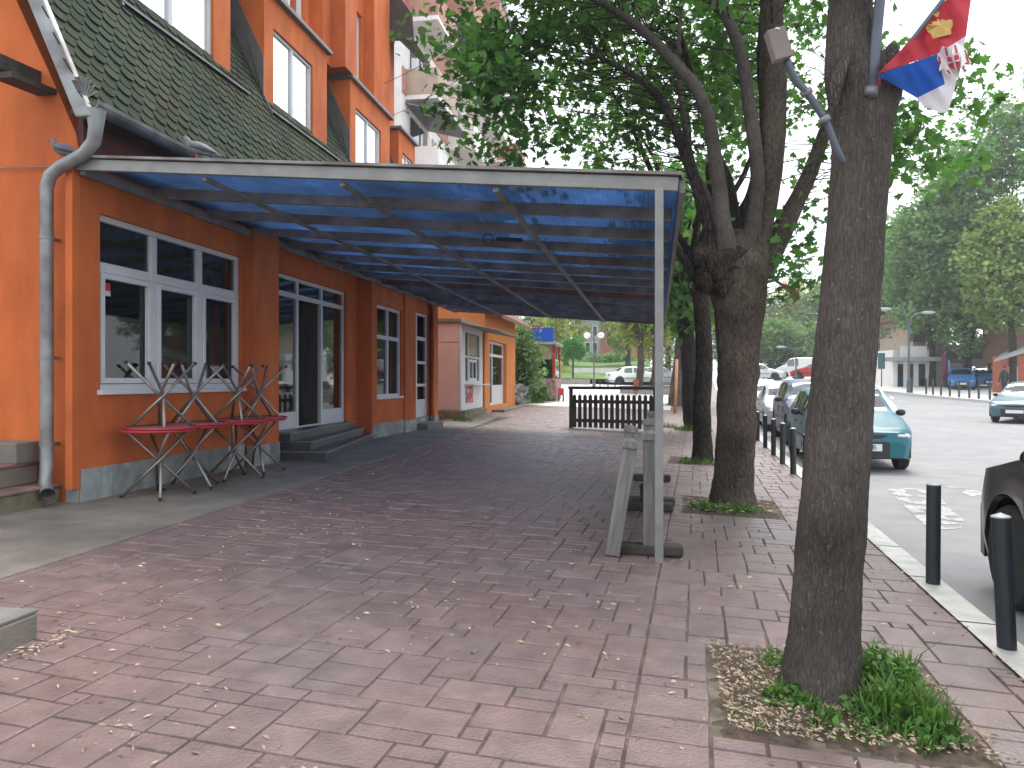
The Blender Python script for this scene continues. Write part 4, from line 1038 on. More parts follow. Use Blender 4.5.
h = MB().bar(a, b, .075, .045, up=(-.2, 1, 0)).build('housing', mat('lamp_box', (.19, .165, .145), .6, .2, 8), FLd, bevel=.006)
MB().tube([W(768, 33, 2.95), W(777, 28, 2.89), W(787, 32, 2.93), W(787, 56, 2.95)], .004, 6).build('strap', 'globe', h)
for (x, y) in ((824, 119), (806, 92)): MB().tube([W(x-1, y-2, 2.965), W(x+2, y+3, 2.965)], .023, 12).build('clamp', 'zinc', FLd, smooth=True)
# short furled flag tied to the burled tree
FU = thing('furled_flag', 'thin staff with furled dark red flag jutting right from the burled tree', 'flag', tuple(W(760, 284, 7.8)))
MB().tube([W(752, 286, 7.8), W(775, 280, 7.8), W(800, 297, 7.8)], [.02, .018, .014], 8).build('staff', 'polegrey', FU, smooth=True)
MB().tube([W(779, 283, 7.8), W(788, 288, 7.8), W(796, 294, 7.8), W(799, 300, 7.8)], [.012, .035, .04, .012], 8, rough=.3).build('cloth', 'flagred', FU, smooth=True)

# overhead cables by the building
mb = MB()
def cable(p, q, sag, r=.006):
    n = 16; mb.tube([Vector(p).lerp(Vector(q), i/n) - Vector((0,0,sag*4*(i/n)*(1-i/n))) for i in range(n+1)], r, 5, cap=False)
cable((-6.05, 17.0, 7.6), (.3, 8.5, 6.5), .25); cable((-6.05, 16.9, 8.4), (.5, 8.8, 7.4), .3)
tag(mb.build('overhead_cable', 'black', None), 'thin black cables sagging from the orange building to the burled tree', 'cable')
mb = MB(); cable((-9, 6.10, 3.56), (-5.2, 6.09, 3.30), .05, .007); tag(mb.build('wall_cable', 'greywood', None), 'thin pale cable running along the orange gable wall to the downpipe', 'cable')

# ================================================================ bollards
def make_bollard():
    t = thing('bollard', 'x', 'bollard', (0,0,0), 0, 'black steel bollards along the near kerb', local=True)
    MB().tube([(0,0,-.05), (0,0,.66)], .0435, 20).build('post', 'bollard', t, smooth=False)
    MB().tube([(0,0,.66), (0,0,.667), (0,0,.684)], [.045, .045, .004], 20).build('cap', 'boltop', t)
    return t
BL = []
for (px, py) in ((1007,652), (933,586)):
    zc = FPX*1.365/(py-381); v = W(px, py, zc); BL.append((v.x, v.y))
for b_ in (2.8, 4.3, 5.6): q = kf(-.24, b_); BL.append((q.x, q.y))
for (px, b_) in ((794.5, 6.9), (781.6, 8.3), (773, 9.75), (766, 11.4), (760, 13.3)):
    q = kf(-.24, b_); BL.append((q.x, q.y))
bo = make_bollard()
bl = ['black bollard nearest the camera, in front of the parked black car wheel', 'black bollard standing alone between the near tree and the black car',
      'black bollard hidden behind the near trunk, first of three', 'black bollard behind the near trunk, beside the teal car', 'black bollard half behind the near trunk at the teal car',
      'black bollard nearest the teal car in the row seen left of the near trunk', 'second black bollard of the row left of the near trunk', 'third black bollard of the row left of the near trunk', 'fourth black bollard of the row, by the dark blue car', 'last black bollard of the row, beside the silver car']
for i, (x, y) in enumerate(BL):
    o = bo if i == 0 else dup(bo)
    o['label'] = bl[i]; o.location = (x, y, gz(x, y)); o.rotation_euler = (R((-1.2, 0, 0, .6, 0, .5, -.4, 0, .8, 0)[i]), R((-2.0, .4, 0, 0, .3, -.5, .6, 0, -.3, 0)[i]), 0)

# ================================================================ wooden barriers
def fence_panel(label, loc, rotz, L, H, m, npk, capw=.05, feet=False, tilt=0, group=None, cat='fence', pickets=True):
    t = thing('picket_fence', label, cat, loc, rotz, group, local=True)
    t.rotation_euler = (0, tilt, rotz)
    for y in (0, L):
        o = MB().box(-.052, .052, y-.05, y+.05, 0, H).build('post', m, t, bevel=.006)
        mb = MB(); mb.box(-.068, .068, y-.068, y+.068, H, H+.05); mb.add([(-.068, y-.068, H+.05), (.068, y-.068, H+.05), (.068, y+.068, H+.05), (-.068, y+.068, H+.05), (0, y, H+.07)], [(0,1,4), (1,2,4), (2,3,4), (3,0,4)])
        mb.build('post_cap', m, o)
        if feet: MB().box(-.24, .24, y-.06, y+.06, .0, .085).build('foot', 'darkwood', t, bevel=.02)
    for z in (H*.30, H*.74): MB().box(-.03, -.005, .04, L-.04, z-.04, z+.04).build('rail', m, t, bevel=.004)
    if pickets:
        for k in range(npk):
            y = .12 + (L-.24)*k/(npk-1)
            mb = MB(); w = .032; zb = H*.07; zt = H*.93 + random.uniform(-.01, .01)
            mb.prism([(y-w, zb), (y+w, zb), (y+w, zt-.05), (y, zt), (y-w, zt-.05)], -.003, .018, 'x')
            mb.build('picket', m, t, bevel=.003)
    return t
gy = 5.62
fence_panel('upright weathered grey wooden fence panel seen end on by the canopy post', (.075, gy, gz(.075, gy)), R(-.4), 1.9, .86, 'greywood', 12, feet=True)
fence_panel('leaning weathered grey wooden fence panel tilted against the upright one', (-.20, 5.50, gz(-.2, 5.5)+.012), R(.5), 1.7, .80, 'greywood', 11, tilt=R(9))
fence_panel('second upright grey wooden fence panel further along the canopy edge', (.12, 7.9, gz(.12, 7.9)), R(-1), 1.9, .84, 'greywood', 12, feet=True)
# dark picket fence across the far end of the canopy
x0, y0 = W(571, 432, 19.6).x, W(571, 432, 19.6).y; x1, y1 = W(655, 432, 18.6).x, W(655, 432, 18.6).y
LL = math.hypot(x1-x0, y1-y0); rot = math.atan2(-(x1-x0), (y1-y0))
zb = gz(x0, y0)
FE = thing('picket_fence', 'dark stained picket fence with flat top rail across the far end of the canopy', 'fence', (x0, y0, zb), rot, None, local=True)
for y in (0, LL): MB().box(-.04, .04, y-.04, y+.04, -.15, 1.02).build('post', 'darkwood', FE, bevel=.005)
MB().box(-.06, .06, -.06, LL+.06, 1.02, 1.10).build('top_rail', 'darkwood', FE, bevel=.006)
for z in (.20, .70): MB().box(-.045, -.015, .04, LL-.04, z-.045, z+.045).build('rail', 'darkwood', FE, bevel=.004)
for k in range(15):
    y = .10 + (LL-.2)*k/14; mb = MB(); mb.prism([(y-.048, .02), (y+.048, .02), (y+.048, .84), (y, .90), (y-.048, .84)], -.013, .012, 'x'); mb.build('picket', 'darkwood', FE, bevel=.003)
t = tag(MB().box(.0, .16, 7.6, 7.78, .02, .2).ball((.08, 7.69, .22), .09, .09, .05, 10, 6).build('rubbish_bag', 'black', None, smooth=True), 'small black bundle on the ground behind the leaning wooden panel', 'bag')
# ================================================================ vehicles
def interp(keys, s):
    for (a, va), (b, vb) in zip(keys, keys[1:]):
        if s <= b:
            t = (s-a)/(b-a) if b > a else 0; t = max(0, min(1, t)); t = t*t*(3-2*t)*.5 + t*.5; return va + (vb-va)*t
    return keys[-1][1]
STYLES = {
 'hatch':  dict(L=3.75, W=1.60, H=1.40, top=[(0,.50),(.012,.66),(.05,.74),(.27,.94),(.295,.97),(.44,1.33),(.55,1.40),(.72,1.39),(.86,1.33),(.965,.93),(.985,.80),(1,.55)], ws=(.292,.45), rw=(.865,.955), pil=(.60,.80), wheel=(.18,.83)),
 'sedan':  dict(L=4.40, W=1.70, H=1.42, top=[(0,.52),(.012,.66),(.05,.76),(.27,.95),(.29,.97),(.41,1.34),(.52,1.42),(.64,1.40),(.72,1.34),(.83,1.02),(.86,1.0),(.97,.96),(.99,.82),(1,.55)], ws=(.288,.42), rw=(.725,.825), pil=(.555,.72), wheel=(.18,.80)),
 'suv':    dict(L=4.30, W=1.75, H=1.56, top=[(0,.55),(.012,.78),(.05,.90),(.25,1.05),(.275,1.08),(.40,1.48),(.52,1.56),(.72,1.55),(.88,1.48),(.965,1.05),(.985,.9),(1,.6)], ws=(.272,.41), rw=(.885,.955), pil=(.56,.77), wheel=(.18,.82)),
 'van':    dict(L=4.9, W=1.9, H=1.95, top=[(0,.6),(.012,.85),(.04,1.0),(.14,1.2),(.16,1.22),(.27,1.85),(.36,1.95),(.72,1.95),(.95,1.93),(.985,1.5),(.995,1.0),(1,.6)], ws=(.158,.28), rw=(.965,.985), pil=(.36,.37), wheel=(.17,.80)),
}
def make_car(style, label, paint, group, bumper='black', detail=True, cat='car', plate_text=None, name='parked_car', twin=None):
    st = STYLES[style]; L, Wd, H = st['L'], st['W']/2, st['H']
    t = thing(name, label, cat, (0,0,0), 0, group, local=True)
    wy = [L/2 - L*s for s in st['wheel']]; rwh = .30 if style != 'suv' else .34; ra = rwh + .065
    N = 84; ss = sorted({i/N for i in range(N+1)} | {.004, .996} | {min(1, max(0, s + k*ra/L)) for s in st['wheel'] for k in (-1, -.97, -.9, -.8, .8, .9, .97, 1)})
    rings = []; cab = []
    belt0 = .86 if style in ('hatch', 'sedan') else (.98 if style == 'suv' else 1.12)
    for s in ss:
        y = L/2 - L*s; e = min(s, 1-s)
        w = Wd*(1 - .20*max(0, 1 - e/.10)**2.2 - .02*max(0, 1-e/.3))
        zt = interp(st['top'], s); belt = min(belt0 + .07*s, zt - .035)
        zb = .20 + .05*max(0, 1-e/.06)
        for c in wy:
            d = abs(y-c)
            if d < ra: zb = max(zb, rwh + math.sqrt(ra*ra - d*d))
        cf = max(0, min(1, (zt-belt-.06)/.35)); cab.append(cf)
        z1 = max(zb+.01, .42); z2 = max(z1+.01, min(.66, belt-.06))
        rr = lambda a, b: a + (b-a)*cf
        half = [(w*.95, zb), (w*1.0, z1), (w*1.005, z2), (w*.97, belt), (w*rr(.90, .80), rr(zt-.012, zt-.085)), (w*rr(.78, .70), rr(zt-.002, zt-.03)), (w*.42, zt), (0, zt+.008)]
        rings.append([(x, y, z) for x, z in half] + [(-x, y, z) for x, z in half[-2::-1]])
    K = len(rings[0])
    groups = {'body': MB(), 'windscreen': MB(), 'rear_window': MB(), 'side_window': MB()}
    for mbx in groups.values(): mbx.v = [p for r_ in rings for p in r_]
    for i in range(len(ss)-1):
        sm = (ss[i]+ss[i+1])/2; cf = min(cab[i], cab[i+1])
        for k in range(K-1):
            f = (i*K+k, i*K+k+1, (i+1)*K+k+1, (i+1)*K+k); kk = min(k, K-2-k)
            g = 'body'
            if kk == 3 and st['ws'][0]+.055 < sm < st['rw'][0]+.005 and cf > .35 and all(abs(sm-p) > .011 for p in st['pil']): g = 'side_window'
            if kk >= 4 and cf > .1:
                if st['ws'][0]+.008 < sm < st['ws'][1]-.012 and kk >= 5: g = 'windscreen'
                if st['rw'][0]+.005 < sm < st['rw'][1] and kk >= 5: g = 'rear_window'
            if style == 'van' and g == 'side_window' and sm > .42: g = 'body'
            gb = groups[g]; gb.f.append(f); gb.m.append(0); gb.t.append(.5)
    gb = groups['body']
    for i in (0, len(ss)-1): gb.f.append(tuple(i*K+k for k in range(K))); gb.m.append(0); gb.t.append(.5)
    body = groups['body'].build('body', paint, t, smooth=True)
    es = body.modifiers.new('split', 'EDGE_SPLIT'); es.split_angle = R(38)
    for g in ('windscreen', 'rear_window', 'side_window'):
        if groups[g].f: groups[g].build(g, 'carglass', t, smooth=False)
    mb = MB(); mb.box(-Wd*.72, Wd*.72, -L/2+.12, L/2-.12, .22, .60); mb.box(-Wd*.80, Wd*.80, wy[1]+ra+.02, wy[0]-ra-.02, .22, belt0-.08); mb.build('underbody', 'black', t)
    mb = MB(); mb.box(-Wd*.6, Wd*.6, -L*.2, L*.16, .5, .62)
    for x in (-Wd*.42, Wd*.42): mb.box(x-.2, x+.2, -.12, -.02, .6, 1.12 if style != 'van' else 1.4); mb.box(x-.2, x+.2, -.02, .35, .55, .66)
    mb.build('seats', 'black', t, bevel=.03)
    for c in wy:
        for sx in (-1, 1):
            mb = MB(); x0 = sx*(Wd-.19); x1 = sx*(Wd-.008)
            mb.tube([(x0, c, rwh), (x0+sx*.02, c, rwh), (x1-sx*.03, c, rwh), (x1, c, rwh), (x1-sx*.01, c, rwh), (x1-sx*.035, c, rwh)], [rwh*.86, rwh, rwh, rwh*.93, rwh*.70, rwh*.66], 28, cap=True)
            wb = mb.build('wheel', 'rubber', t, smooth=False)
            mb = MB(); xr = x1 - sx*.02; mb.tube([(xr-sx*.012, c, rwh), (xr, c, rwh)], [rwh*.20]*2, 12)
            for q in range(5):
                a = q*2*math.pi/5 + .3; mb.bar((xr-sx*.004, c, rwh), (xr-sx*.004, c+rwh*.66*math.cos(a), rwh+rwh*.66*math.sin(a)), .058, .014, up=(1,0,0))
            ring = [(rwh*.60, 0), (rwh*.70, 0), (rwh*.70, .02), (rwh*.60, .02)]; n = 24
            vs = [(xr-sx*.02+sx*h, c+r_*math.cos(2*math.pi*i/n), rwh+r_*math.sin(2*math.pi*i/n)) for i in range(n) for r_, h in ring]
            mb.add(vs, [(i*4+k, ((i+1) % n)*4+k, ((i+1) % n)*4+(k+1) % 4, i*4+(k+1) % 4) for i in range(n) for k in range(4)])
            mb.build('rim', 'rim', wb)
    # nose and tail
    def cap_strip(name, y, z0, z1, m, wf, th=.05, par=None, curv=.16):
        mb = MB(); n = 10; sg = 1 if y > 0 else -1; vs = []
        for i in range(n+1):
            u = -1 + 2*i/n; x = u*Wd*wf; yy = y - sg*(curv*abs(u)**2.6)
            vs += [(x, yy, z0), (x, yy+sg*th, z0+.02), (x, yy+sg*th, z1-.02), (x, yy, z1)]
        mb.add(vs, [(i*4+k, i*4+4+k, i*4+4+(k+1) % 4, i*4+(k+1) % 4) for i in range(n) for k in range(4)] + [(0,1,2,3), (n*4+3, n*4+2, n*4+1, n*4)])
        return mb.build(name, m, par or t, smooth=False)
    fl = .10 if style in ('suv', 'van') else 0
    cap_strip('front_bumper', L/2-.035, .22, .52+fl, bumper, .93, .075, curv=.20)
    cap_strip('rear_bumper', -L/2+.035, .24, .54+fl, bumper, .93, .075, curv=.20)
    cap_strip('grille', L/2-.028, .545+fl, .635+fl, 'black', .50, .02, curv=.03)
    for sx in (-1, 1):
        MB().ball((sx*Wd*.70, L/2-.10, .60+fl), .165, .075, .065, 14, 8).build('headlight', 'headlight', t, smooth=True)
        MB().box(sx*Wd*.78-.10, sx*Wd*.78+.10, -L/2+.03, -L/2+.10, .66+fl, .86+fl).build('taillight', 'taillight', t, bevel=.02)
        mr = MB().ball((sx*(Wd+.09), L/2-L*st['ws'][0]-.30, belt0+.08), .085, .05, .062, 10, 8); mr.bar((sx*(Wd-.04), L/2-L*st['ws'][0]-.30, belt0+.02), (sx*(Wd+.06), L/2-L*st['ws'][0]-.30, belt0+.07), .04, .03)
        mr.build('mirror', 'black' if bumper == 'black' else paint, t, smooth=True)
        mb = MB()
        for q in (.02,): mb.box(sx*(Wd*1.008)-.008, sx*(Wd*1.008)+.008, wy[1]+ra+.05, wy[0]-ra-.05, .50+fl, .545+fl)
        mb.build('door_moulding', 'black', t, bevel=.004)
        for sp_ in (st['ws'][0]+.06, *st['pil']):
            yq = L/2 - L*sp_
            if abs(yq-wy[0]) > ra and abs(yq-wy[1]) > ra: MB().box(sx*Wd*.985, sx*(Wd*1.004), yq-.005, yq+.005, .30, belt0-.10).build('door_gap', 'black', t)
        for q in ([-.05] if style != 'hatch' else [-.25]): MB().box(sx*(Wd*.995)-.012, sx*(Wd*.995)+.014, q-.09, q+.09, belt0-.12, belt0-.09).build('door_handle', 'black', t, bevel=.006)
    for y, sg in ((L/2, 1), (-L/2, -1)):
        pl = MB().box(-.26, .26, y+sg*.043, y+sg*.052, .36+fl, .475+fl).build('number_plate', 'plate', t)
        if plate_text and sg == 1:
            cu = bpy.data.curves.new('plate_text', 'FONT'); cu.body = plate_text; cu.size = .115; cu.align_x = 'CENTER'; cu.align_y = 'CENTER'; cu.extrude = .001
            to = bpy.data.objects.new('plate_text', cu); COL.objects.link(to)
            dg = bpy.context.evaluated_depsgraph_get(); me = bpy.data.meshes.new_from_object(to.evaluated_get(dg)); bpy.data.objects.remove(to)
            me.transform(Matrix.Translation((0, y+.0545, .418+fl)) @ Matrix.Rotation(math.pi, 4, 'Z') @ Matrix.Rotation(R(90), 4, 'X'))
            me.materials.clear(); me.materials.append(M['black']); o = bpy.data.objects.new('lettering', me); COL.objects.link(o); o.parent = pl
    mb = MB()
    for x in (-.35, .12): mb.bar((x, L/2-L*st['ws'][0]-.02, interp(st['top'], st['ws'][0])+.03), (x+.38, L/2-L*st['ws'][0]-.20, interp(st['top'], st['ws'][0]+.05)+.02), .018, .015)
    mb.build('wiper', 'black', t)
    return t
def park(o, x, y, face, z=None):
    """face: heading of the nose, angle from +Y"""
    o.location = (x, y, (rz(y) if z is None else z)); o.rotation_euler = (math.atan((rise(y+1)-rise(y-1))/2)*math.cos(face), 0, -face)
KA = math.atan(.072)
GP = 'cars parked along the near kerb'
def kerbside(o, yfront, off, L, W_, facing_us=True):
    b = (yfront + L/2 - KO.y)/KV.y; q = kf(off + W_/2, b); park(o, q.x, q.y, math.pi + KA if facing_us else KA)
kerbside(make_car('hatch', 'teal small hatchback with black bumpers parked nose towards the camera', 'p_teal', GP, plate_text='017·CB'), 13.05, .26, 3.75, 1.6)
kerbside(make_car('suv', 'dark blue car parked directly behind the teal hatchback', 'p_navy', GP), 17.5, .42, 4.3, 1.75)
kerbside(make_car('sedan', 'silver grey saloon parked behind the dark blue car', 'p_silver', GP, 'p_silver'), 22.6, .35, 4.4, 1.7)
kerbside(make_car('hatch', 'white hatchback parked behind the silver saloon, mostly hidden', 'p_white', GP, 'p_white'), 28.0, .35, 3.75, 1.6)
kerbside(make_car('sedan', 'pale silver saloon parked last in the kerbside row', 'p_silver', GP, 'p_silver'), 33.0, .35, 4.4, 1.7)
q = kf(.42+.87, 6.15-2.15-KO.y+.1)
o = make_car('suv', 'black car with alloy wheel cut off by the right edge beside the near bollard', 'p_dark', GP, 'p_dark'); kerbside(o, 6.2-4.3, .36, 4.3, 1.75, False)
GD = 'cars on the road and across it'
o = make_car('hatch', 'white car driving past just behind the teal hatchback', 'p_white', GD, 'p_white', name='moving_car'); park(o, 6.75, 24.9, math.pi+KA)
o = make_car('sedan', 'pale blue grey car entering at the right edge of the road', 'p_ice', GD, name='moving_car'); v = W(1015, 420, 25.0); park(o, v.x+1.32, v.y+1.76, math.pi + R(37))
o = make_car('hatch', 'red hatchback far up the street in front of the white van', 'p_red', GD, 'p_red'); v = W(815, 372, 62); park(o, v.x, v.y, R(-68), gz(0, 70)-.05)
o = make_car('van', 'white van far up the street behind the red hatchback', 'p_white', GD, 'p_white', cat='van', name='parked_van'); v = W(803, 368, 68); park(o, v.x, v.y, R(-80), gz(0, 70))
o = make_car('hatch', 'white hatchback parked far up the street left of the white van', 'p_white', GD, 'p_white'); v = W(762, 375, 64); park(o, v.x, v.y, R(110), gz(0, 70)-.1)
o = make_car('hatch', 'dark car far up the street behind the white hatchback', 'p_navy', GD); v = W(781, 372, 72); park(o, v.x, v.y, R(160), gz(0, 70))
o = make_car('hatch', 'bright blue hatchback parked under the dark carport across the road', 'p_blue', GD); v = W(961, 392, 51); park(o, v.x, v.y, R(200), rz(v.y)+.14)
o = make_car('hatch', 'darker blue car deeper in the carport shade across the road', 'p_blue', GD); v = W(983, 390, 53); park(o, v.x, v.y, R(190), rz(v.y)+.14)
o = make_car('sedan', 'white saloon parked beyond the stone planter on the square', 'p_white', GD, 'p_white'); v = W(634, 380, 58); park(o, v.x, v.y, R(75), gz(v.x, v.y)+.01)
o = make_car('hatch', 'pale silver hatchback parked beside the white saloon beyond the planter', 'p_silver', GD, 'p_silver'); v = W(661, 380, 60); park(o, v.x, v.y, R(85), gz(v.x, v.y)+.01)

# ================================================================ beyond the canopy: kiosk, small orange house, stall
KI = thing('kiosk', 'pink panelled kiosk with white serving window and grey awning', 'kiosk', (-5.24, 21.4, .2))
kz = .42
MB().box(-7.6, -5.30, 21.45, 24.45, kz, 3.05).build('body', 'pink', KI)
mb = MB(); mb.box(-7.58, -5.32, 21.425, 21.45, kz+.02, 2.42); mb.box(-7.58, -5.32, 21.425, 21.45, 2.46, 3.02); mb.build('side_panel', 'pink', KI, bevel=.008)
mb = MB(); wall_holes(mb, -5.30, -5.24, 21.43, 24.47, kz, 3.05, [(21.95, 24.0, 1.25, 2.85)]); fr = mb.build('front_wall', 'white', KI)
mb = MB(); frame_x(mb, -5.25, 21.95, 24.0, 1.25, 2.85, .05, .05, vs=[(22.4, 1.3, 2.8, .06), (23.6, 1.3, 2.8, .06)], hs=[(2.05, 22.0, 23.95, .06)]); frame_x(mb, -5.235, 22.45, 23.55, 1.3, 1.98, .09, .04, vs=[(23.0, 1.35, 1.95, .06)])
mb.build('serving_window', 'white', KI, bevel=.004)
MB().add([(-5.285, 21.96, 1.26), (-5.285, 23.98, 1.26), (-5.285, 23.98, 2.84), (-5.285, 21.96, 2.84)], [(0,1,2,3)]).build('pane', 'pane', KI)
MB().box(-5.24, -4.92, 21.8, 24.2, 1.17, 1.21).build('counter', 'white', KI, bevel=.006)
poster = bpy.data.materials.new('printed_poster'); poster.use_nodes = True
pn, pl_ = poster.node_tree.nodes, poster.node_tree.links
v_ = pn.new('ShaderNodeTexVoronoi'); v_.inputs['Scale'].default_value = 7; tcx = pn.new('ShaderNodeTexCoord'); pl_.new(tcx.outputs['Object'], v_.inputs['Vector'])
rp = pn.new('ShaderNodeValToRGB'); rp.color_ramp.interpolation = 'CONSTANT'
for p_, c_ in ((0, (.45, .03, .04, 1)), (.35, (.6, .45, .40, 1)), (.55, (.5, .12, .08, 1)), (.75, (.1, .06, .05, 1))):
    e = rp.color_ramp.elements.new(p_); e.color = c_
sx_ = pn.new('ShaderNodeSeparateColor'); pl_.new(v_.outputs['Color'], sx_.inputs[0]); pl_.new(sx_.outputs[0], rp.inputs['Fac']); pl_.new(rp.outputs[0], pn['Principled BSDF'].inputs['Base Color'])
MB().box(-5.238, -5.230, 22.0, 23.0, .62, 1.14).build('poster', poster, KI)
MB().box(-5.29, -5.27, 22.5, 23.5, 2.1, 2.75).build('menu_board', mat('menu_paper', (.45, .40, .25), .8, .3, 12, hue=(.2, .18, .15), hscale=9), KI)
mb = MB(); mb.prism([(-7.7, 3.05), (-7.7, 3.16), (-5.2, 3.16), (-5.2, 3.05)], 21.3, 24.6, 'y'); mb.build('roof', 'moss', KI, bevel=.01)
mb = MB(); mb.prism([(-5.24, 2.98), (-5.24, 3.04), (-4.05, 2.80), (-4.05, 2.75)], 21.35, 25.1, 'y'); mb.build('awning', 'flash', KI, bevel=.006)
MB().box(-7.5, -5.05, 21.2, 24.3, -.1, kz).build('plinth', 'moss', KI, bevel=.02)

HO = thing('orange_house', 'small pale orange house with white glazed door beyond the pink kiosk', 'house', (-5.24, 24.7, .2))
mb = MB(); wall_holes(mb, -5.5, -5.22, 24.7, 31.0, -.1, 3.75, [(25.6, 28.9, .42, 2.75)])
mb.box(-10, -5.5, 24.7, 24.9, -.1, 3.75); mb.box(-10, -5.5, 30.8, 31.0, -.1, 3.75); mb.box(-10, -9.8, 24.9, 30.8, -.1, 3.75); mb.box(-9.8, -5.5, 24.9, 30.8, .3, .40)
mb.prism([(-5.3, 3.75), (-7.6, 5.6), (-10, 3.75)], 24.72, 30.98, 'y'); mb.build('wall', 'orange2', HO)
mb = MB(); mb.prism([(-4.55, 3.42), (-4.55, 3.56), (-7.6, 5.95), (-10.6, 3.56), (-10.6, 3.42), (-7.6, 5.78)], 24.5, 31.3, 'y'); mb.build('roof', 'rooftile', HO)
mb = MB(); frame_x(mb, -5.36, 25.6, 28.9, .42, 2.75, .08, .07, vs=[(26.7, .5, 2.67, .12)], hs=[(2.25, 25.68, 28.82, .10)]); mb.box(-5.42, -5.37, 26.76, 28.82, .5, 1.15)
d_ = mb.build('door', 'white', HO)
MB().add([(-5.40, 25.65, .5), (-5.40, 28.85, .5), (-5.40, 28.85, 2.7), (-5.40, 25.65, 2.7)], [(0,1,2,3)]).build('pane', 'pane', d_)
MB().box(-5.25, -4.75, 25.9, 30.6, -.1, .28).build('door_step', 'moss', HO, bevel=.02)

def bush(name, label, c, r, n, per, size, m, seed, cat='bush', group=None, stem=True, tmpl=T_QUAD, clr=None):
    base = (c[0], c[1], gz(c[0], c[1]) if c[1] < 75 else c[2]-r[2])
    t = thing(name, label, cat, base, 0, group)
    cl = clumps(c, r, n, seed, -.25, 1.5/max(r), shell=.35)
    lp, lt = clump_leaves(cl, per, clr or max(r)*.35, seed); leaves('foliage', lp, size, m, t, tmpl, seed, tones=lt)
    mb = MB()
    for i, p in enumerate(cl[:24]): mb.tube(curve(base, p, 3, .1, i), [.03, .022, .014, .006], 5)
    mb.build('stems', 'barkdark', t)
    return t
bush('climbing_shrub', 'green leafy shrub between the small orange house and the stall', (-5.15, 32.6, 2.2), (.75, .9, 1.6), 90, 26, .22, 'leaf_far', 51)
bush('low_shrub', 'low green clump of weeds at the foot of the stall wall', (-4.7, 34.2, .75), (.5, .6, .5), 30, 22, .18, 'grassm', 52)
t = thing('rubble_wall', 'sloping dark rubble wall between the small orange house and the stall', 'wall', (-5.2, 32.5, .3))
mb = MB()
for k in range(44):
    y = 31.3 + random.random()*2.6; x = -5.25 + random.uniform(-.3, .25); z = .25 + random.random()*(1.35 - (y-31.3)*.42); mb.ball((x, y, z), .2, .24, .15, 7, 5, wob=.5)
mb.build('stones', 'stone', t)
ST = thing('market_stall', 'narrow street stall with blue sign box, dark window and patterned counter', 'stall', (-4.8, 35.7, .5))
g0 = gz(-4.8, 35.7)
mb = MB(); mb.box(-6.4, -5.05, 35.4, 35.55, g0-.1, 3.2); mb.box(-6.4, -6.3, 35.55, 37.9, g0-.1, 3.2); mb.box(-6.3, -4.2, 37.8, 37.9, g0-.1, 3.2); mb.build('wall', 'greywall', ST)
for q_ in ((-4.98, -4.84, 35.4, 35.55), (-4.14, -4.02, 35.4, 35.55), (-4.14, -4.02, 37.7, 37.85)): MB().box(*q_, g0, 3.2).build('corner_post', 'red', ST)
MB().box(-4.84, -4.14, 35.45, 35.52, 2.35, 3.2).build('fascia', 'tan', ST)
mb = MB(); mb.box(-4.80, -4.14, 35.43, 35.5, 1.45, 2.35); mb.box(-4.10, -4.05, 35.6, 37.7, 1.45, 2.35); mb.build('window', 'carglass', ST)
mb = MB(); mb.box(-4.83, -3.98, 35.35, 37.8, g0+.1, 1.42); mb.build('counter', mat('graffiti_panel', (.30, .27, .26), .7, .2, 6, hue=(.28, .06, .07), hscale=5), ST)
MB().box(-5.15, -4.05, 34.9, 35.3, 3.18, 3.86).build('sign_box', 'signblue', ST, bevel=.02)
MB().box(-5.05, -4.6, 34.95, 35.25, 3.861, 3.93).build('sign_light', 'red', ST)
MB().box(-6.5, -3.9, 34.9, 38.1, 3.05, 3.17).build('roof', 'greywall', ST)
t = thing('crate_stand', 'small red crate on legs beside the stall counter', 'stand', (-3.75, 35.6, g0))
MB().box(-3.88, -3.62, 35.35, 35.7, g0+.28, g0+.62).build('crate', 'red', t); mb = MB()
for x in (-3.86, -3.64):
    for y in (35.37, 35.68): mb.box(x-.02, x+.02, y-.02, y+.02, g0-.02, g0+.28)
mb.build('legs', 'black', t)
# kiosk foot stone
# ================================================================ the square beyond
def lawnz(x, y): return 1.25 + .10*(y-56)
strip('lawn', lambda y: -40, lambda y: 1.0, [57.5, 62, 66, 70, 76, 84, 95, 120], lambda x, y: lawnz(x, y) + .25*noise.noise(Vector((x*.3, y*.3, 0))) + (0 if y < 76 else -.3), 'lawnm', 16)
def stone_wall(label, x0, x1, y0, y1, h, m='stone'):
    t = thing('stone_wall', label, 'wall', ((x0+x1)/2, y0, gz(0, y0)))
    MB().box(x0, x1, y0, y1, gz(0, y0)-.4, gz(0, y0)+h).build('masonry', m, t); MB().box(x0-.05, x1+.05, y0-.05, y1+.05, gz(0, y0)+h+.003, gz(0, y0)+h+.08).build('coping', 'concrete', t)
v0, v1 = W(555, 380, 57), W(590, 380, 57); stone_wall('low grey stone wall edging the lawn beyond the square', v0.x, v1.x, v0.y, v0.y+.5, .55)
v0, v1 = W(607, 380, 60), W(628, 380, 60); stone_wall('stepped pale stone wall under the lawn by the parked cars', v0.x-3, v1.x+1, 62.5, 63, 1.25, 'whitewall')
v0, v1 = W(620, 388, 46), W(673, 388, 46); stone_wall('low stone planter around the two pollarded trees', v0.x, v1.x, v0.y, v0.y+1.6, .42)
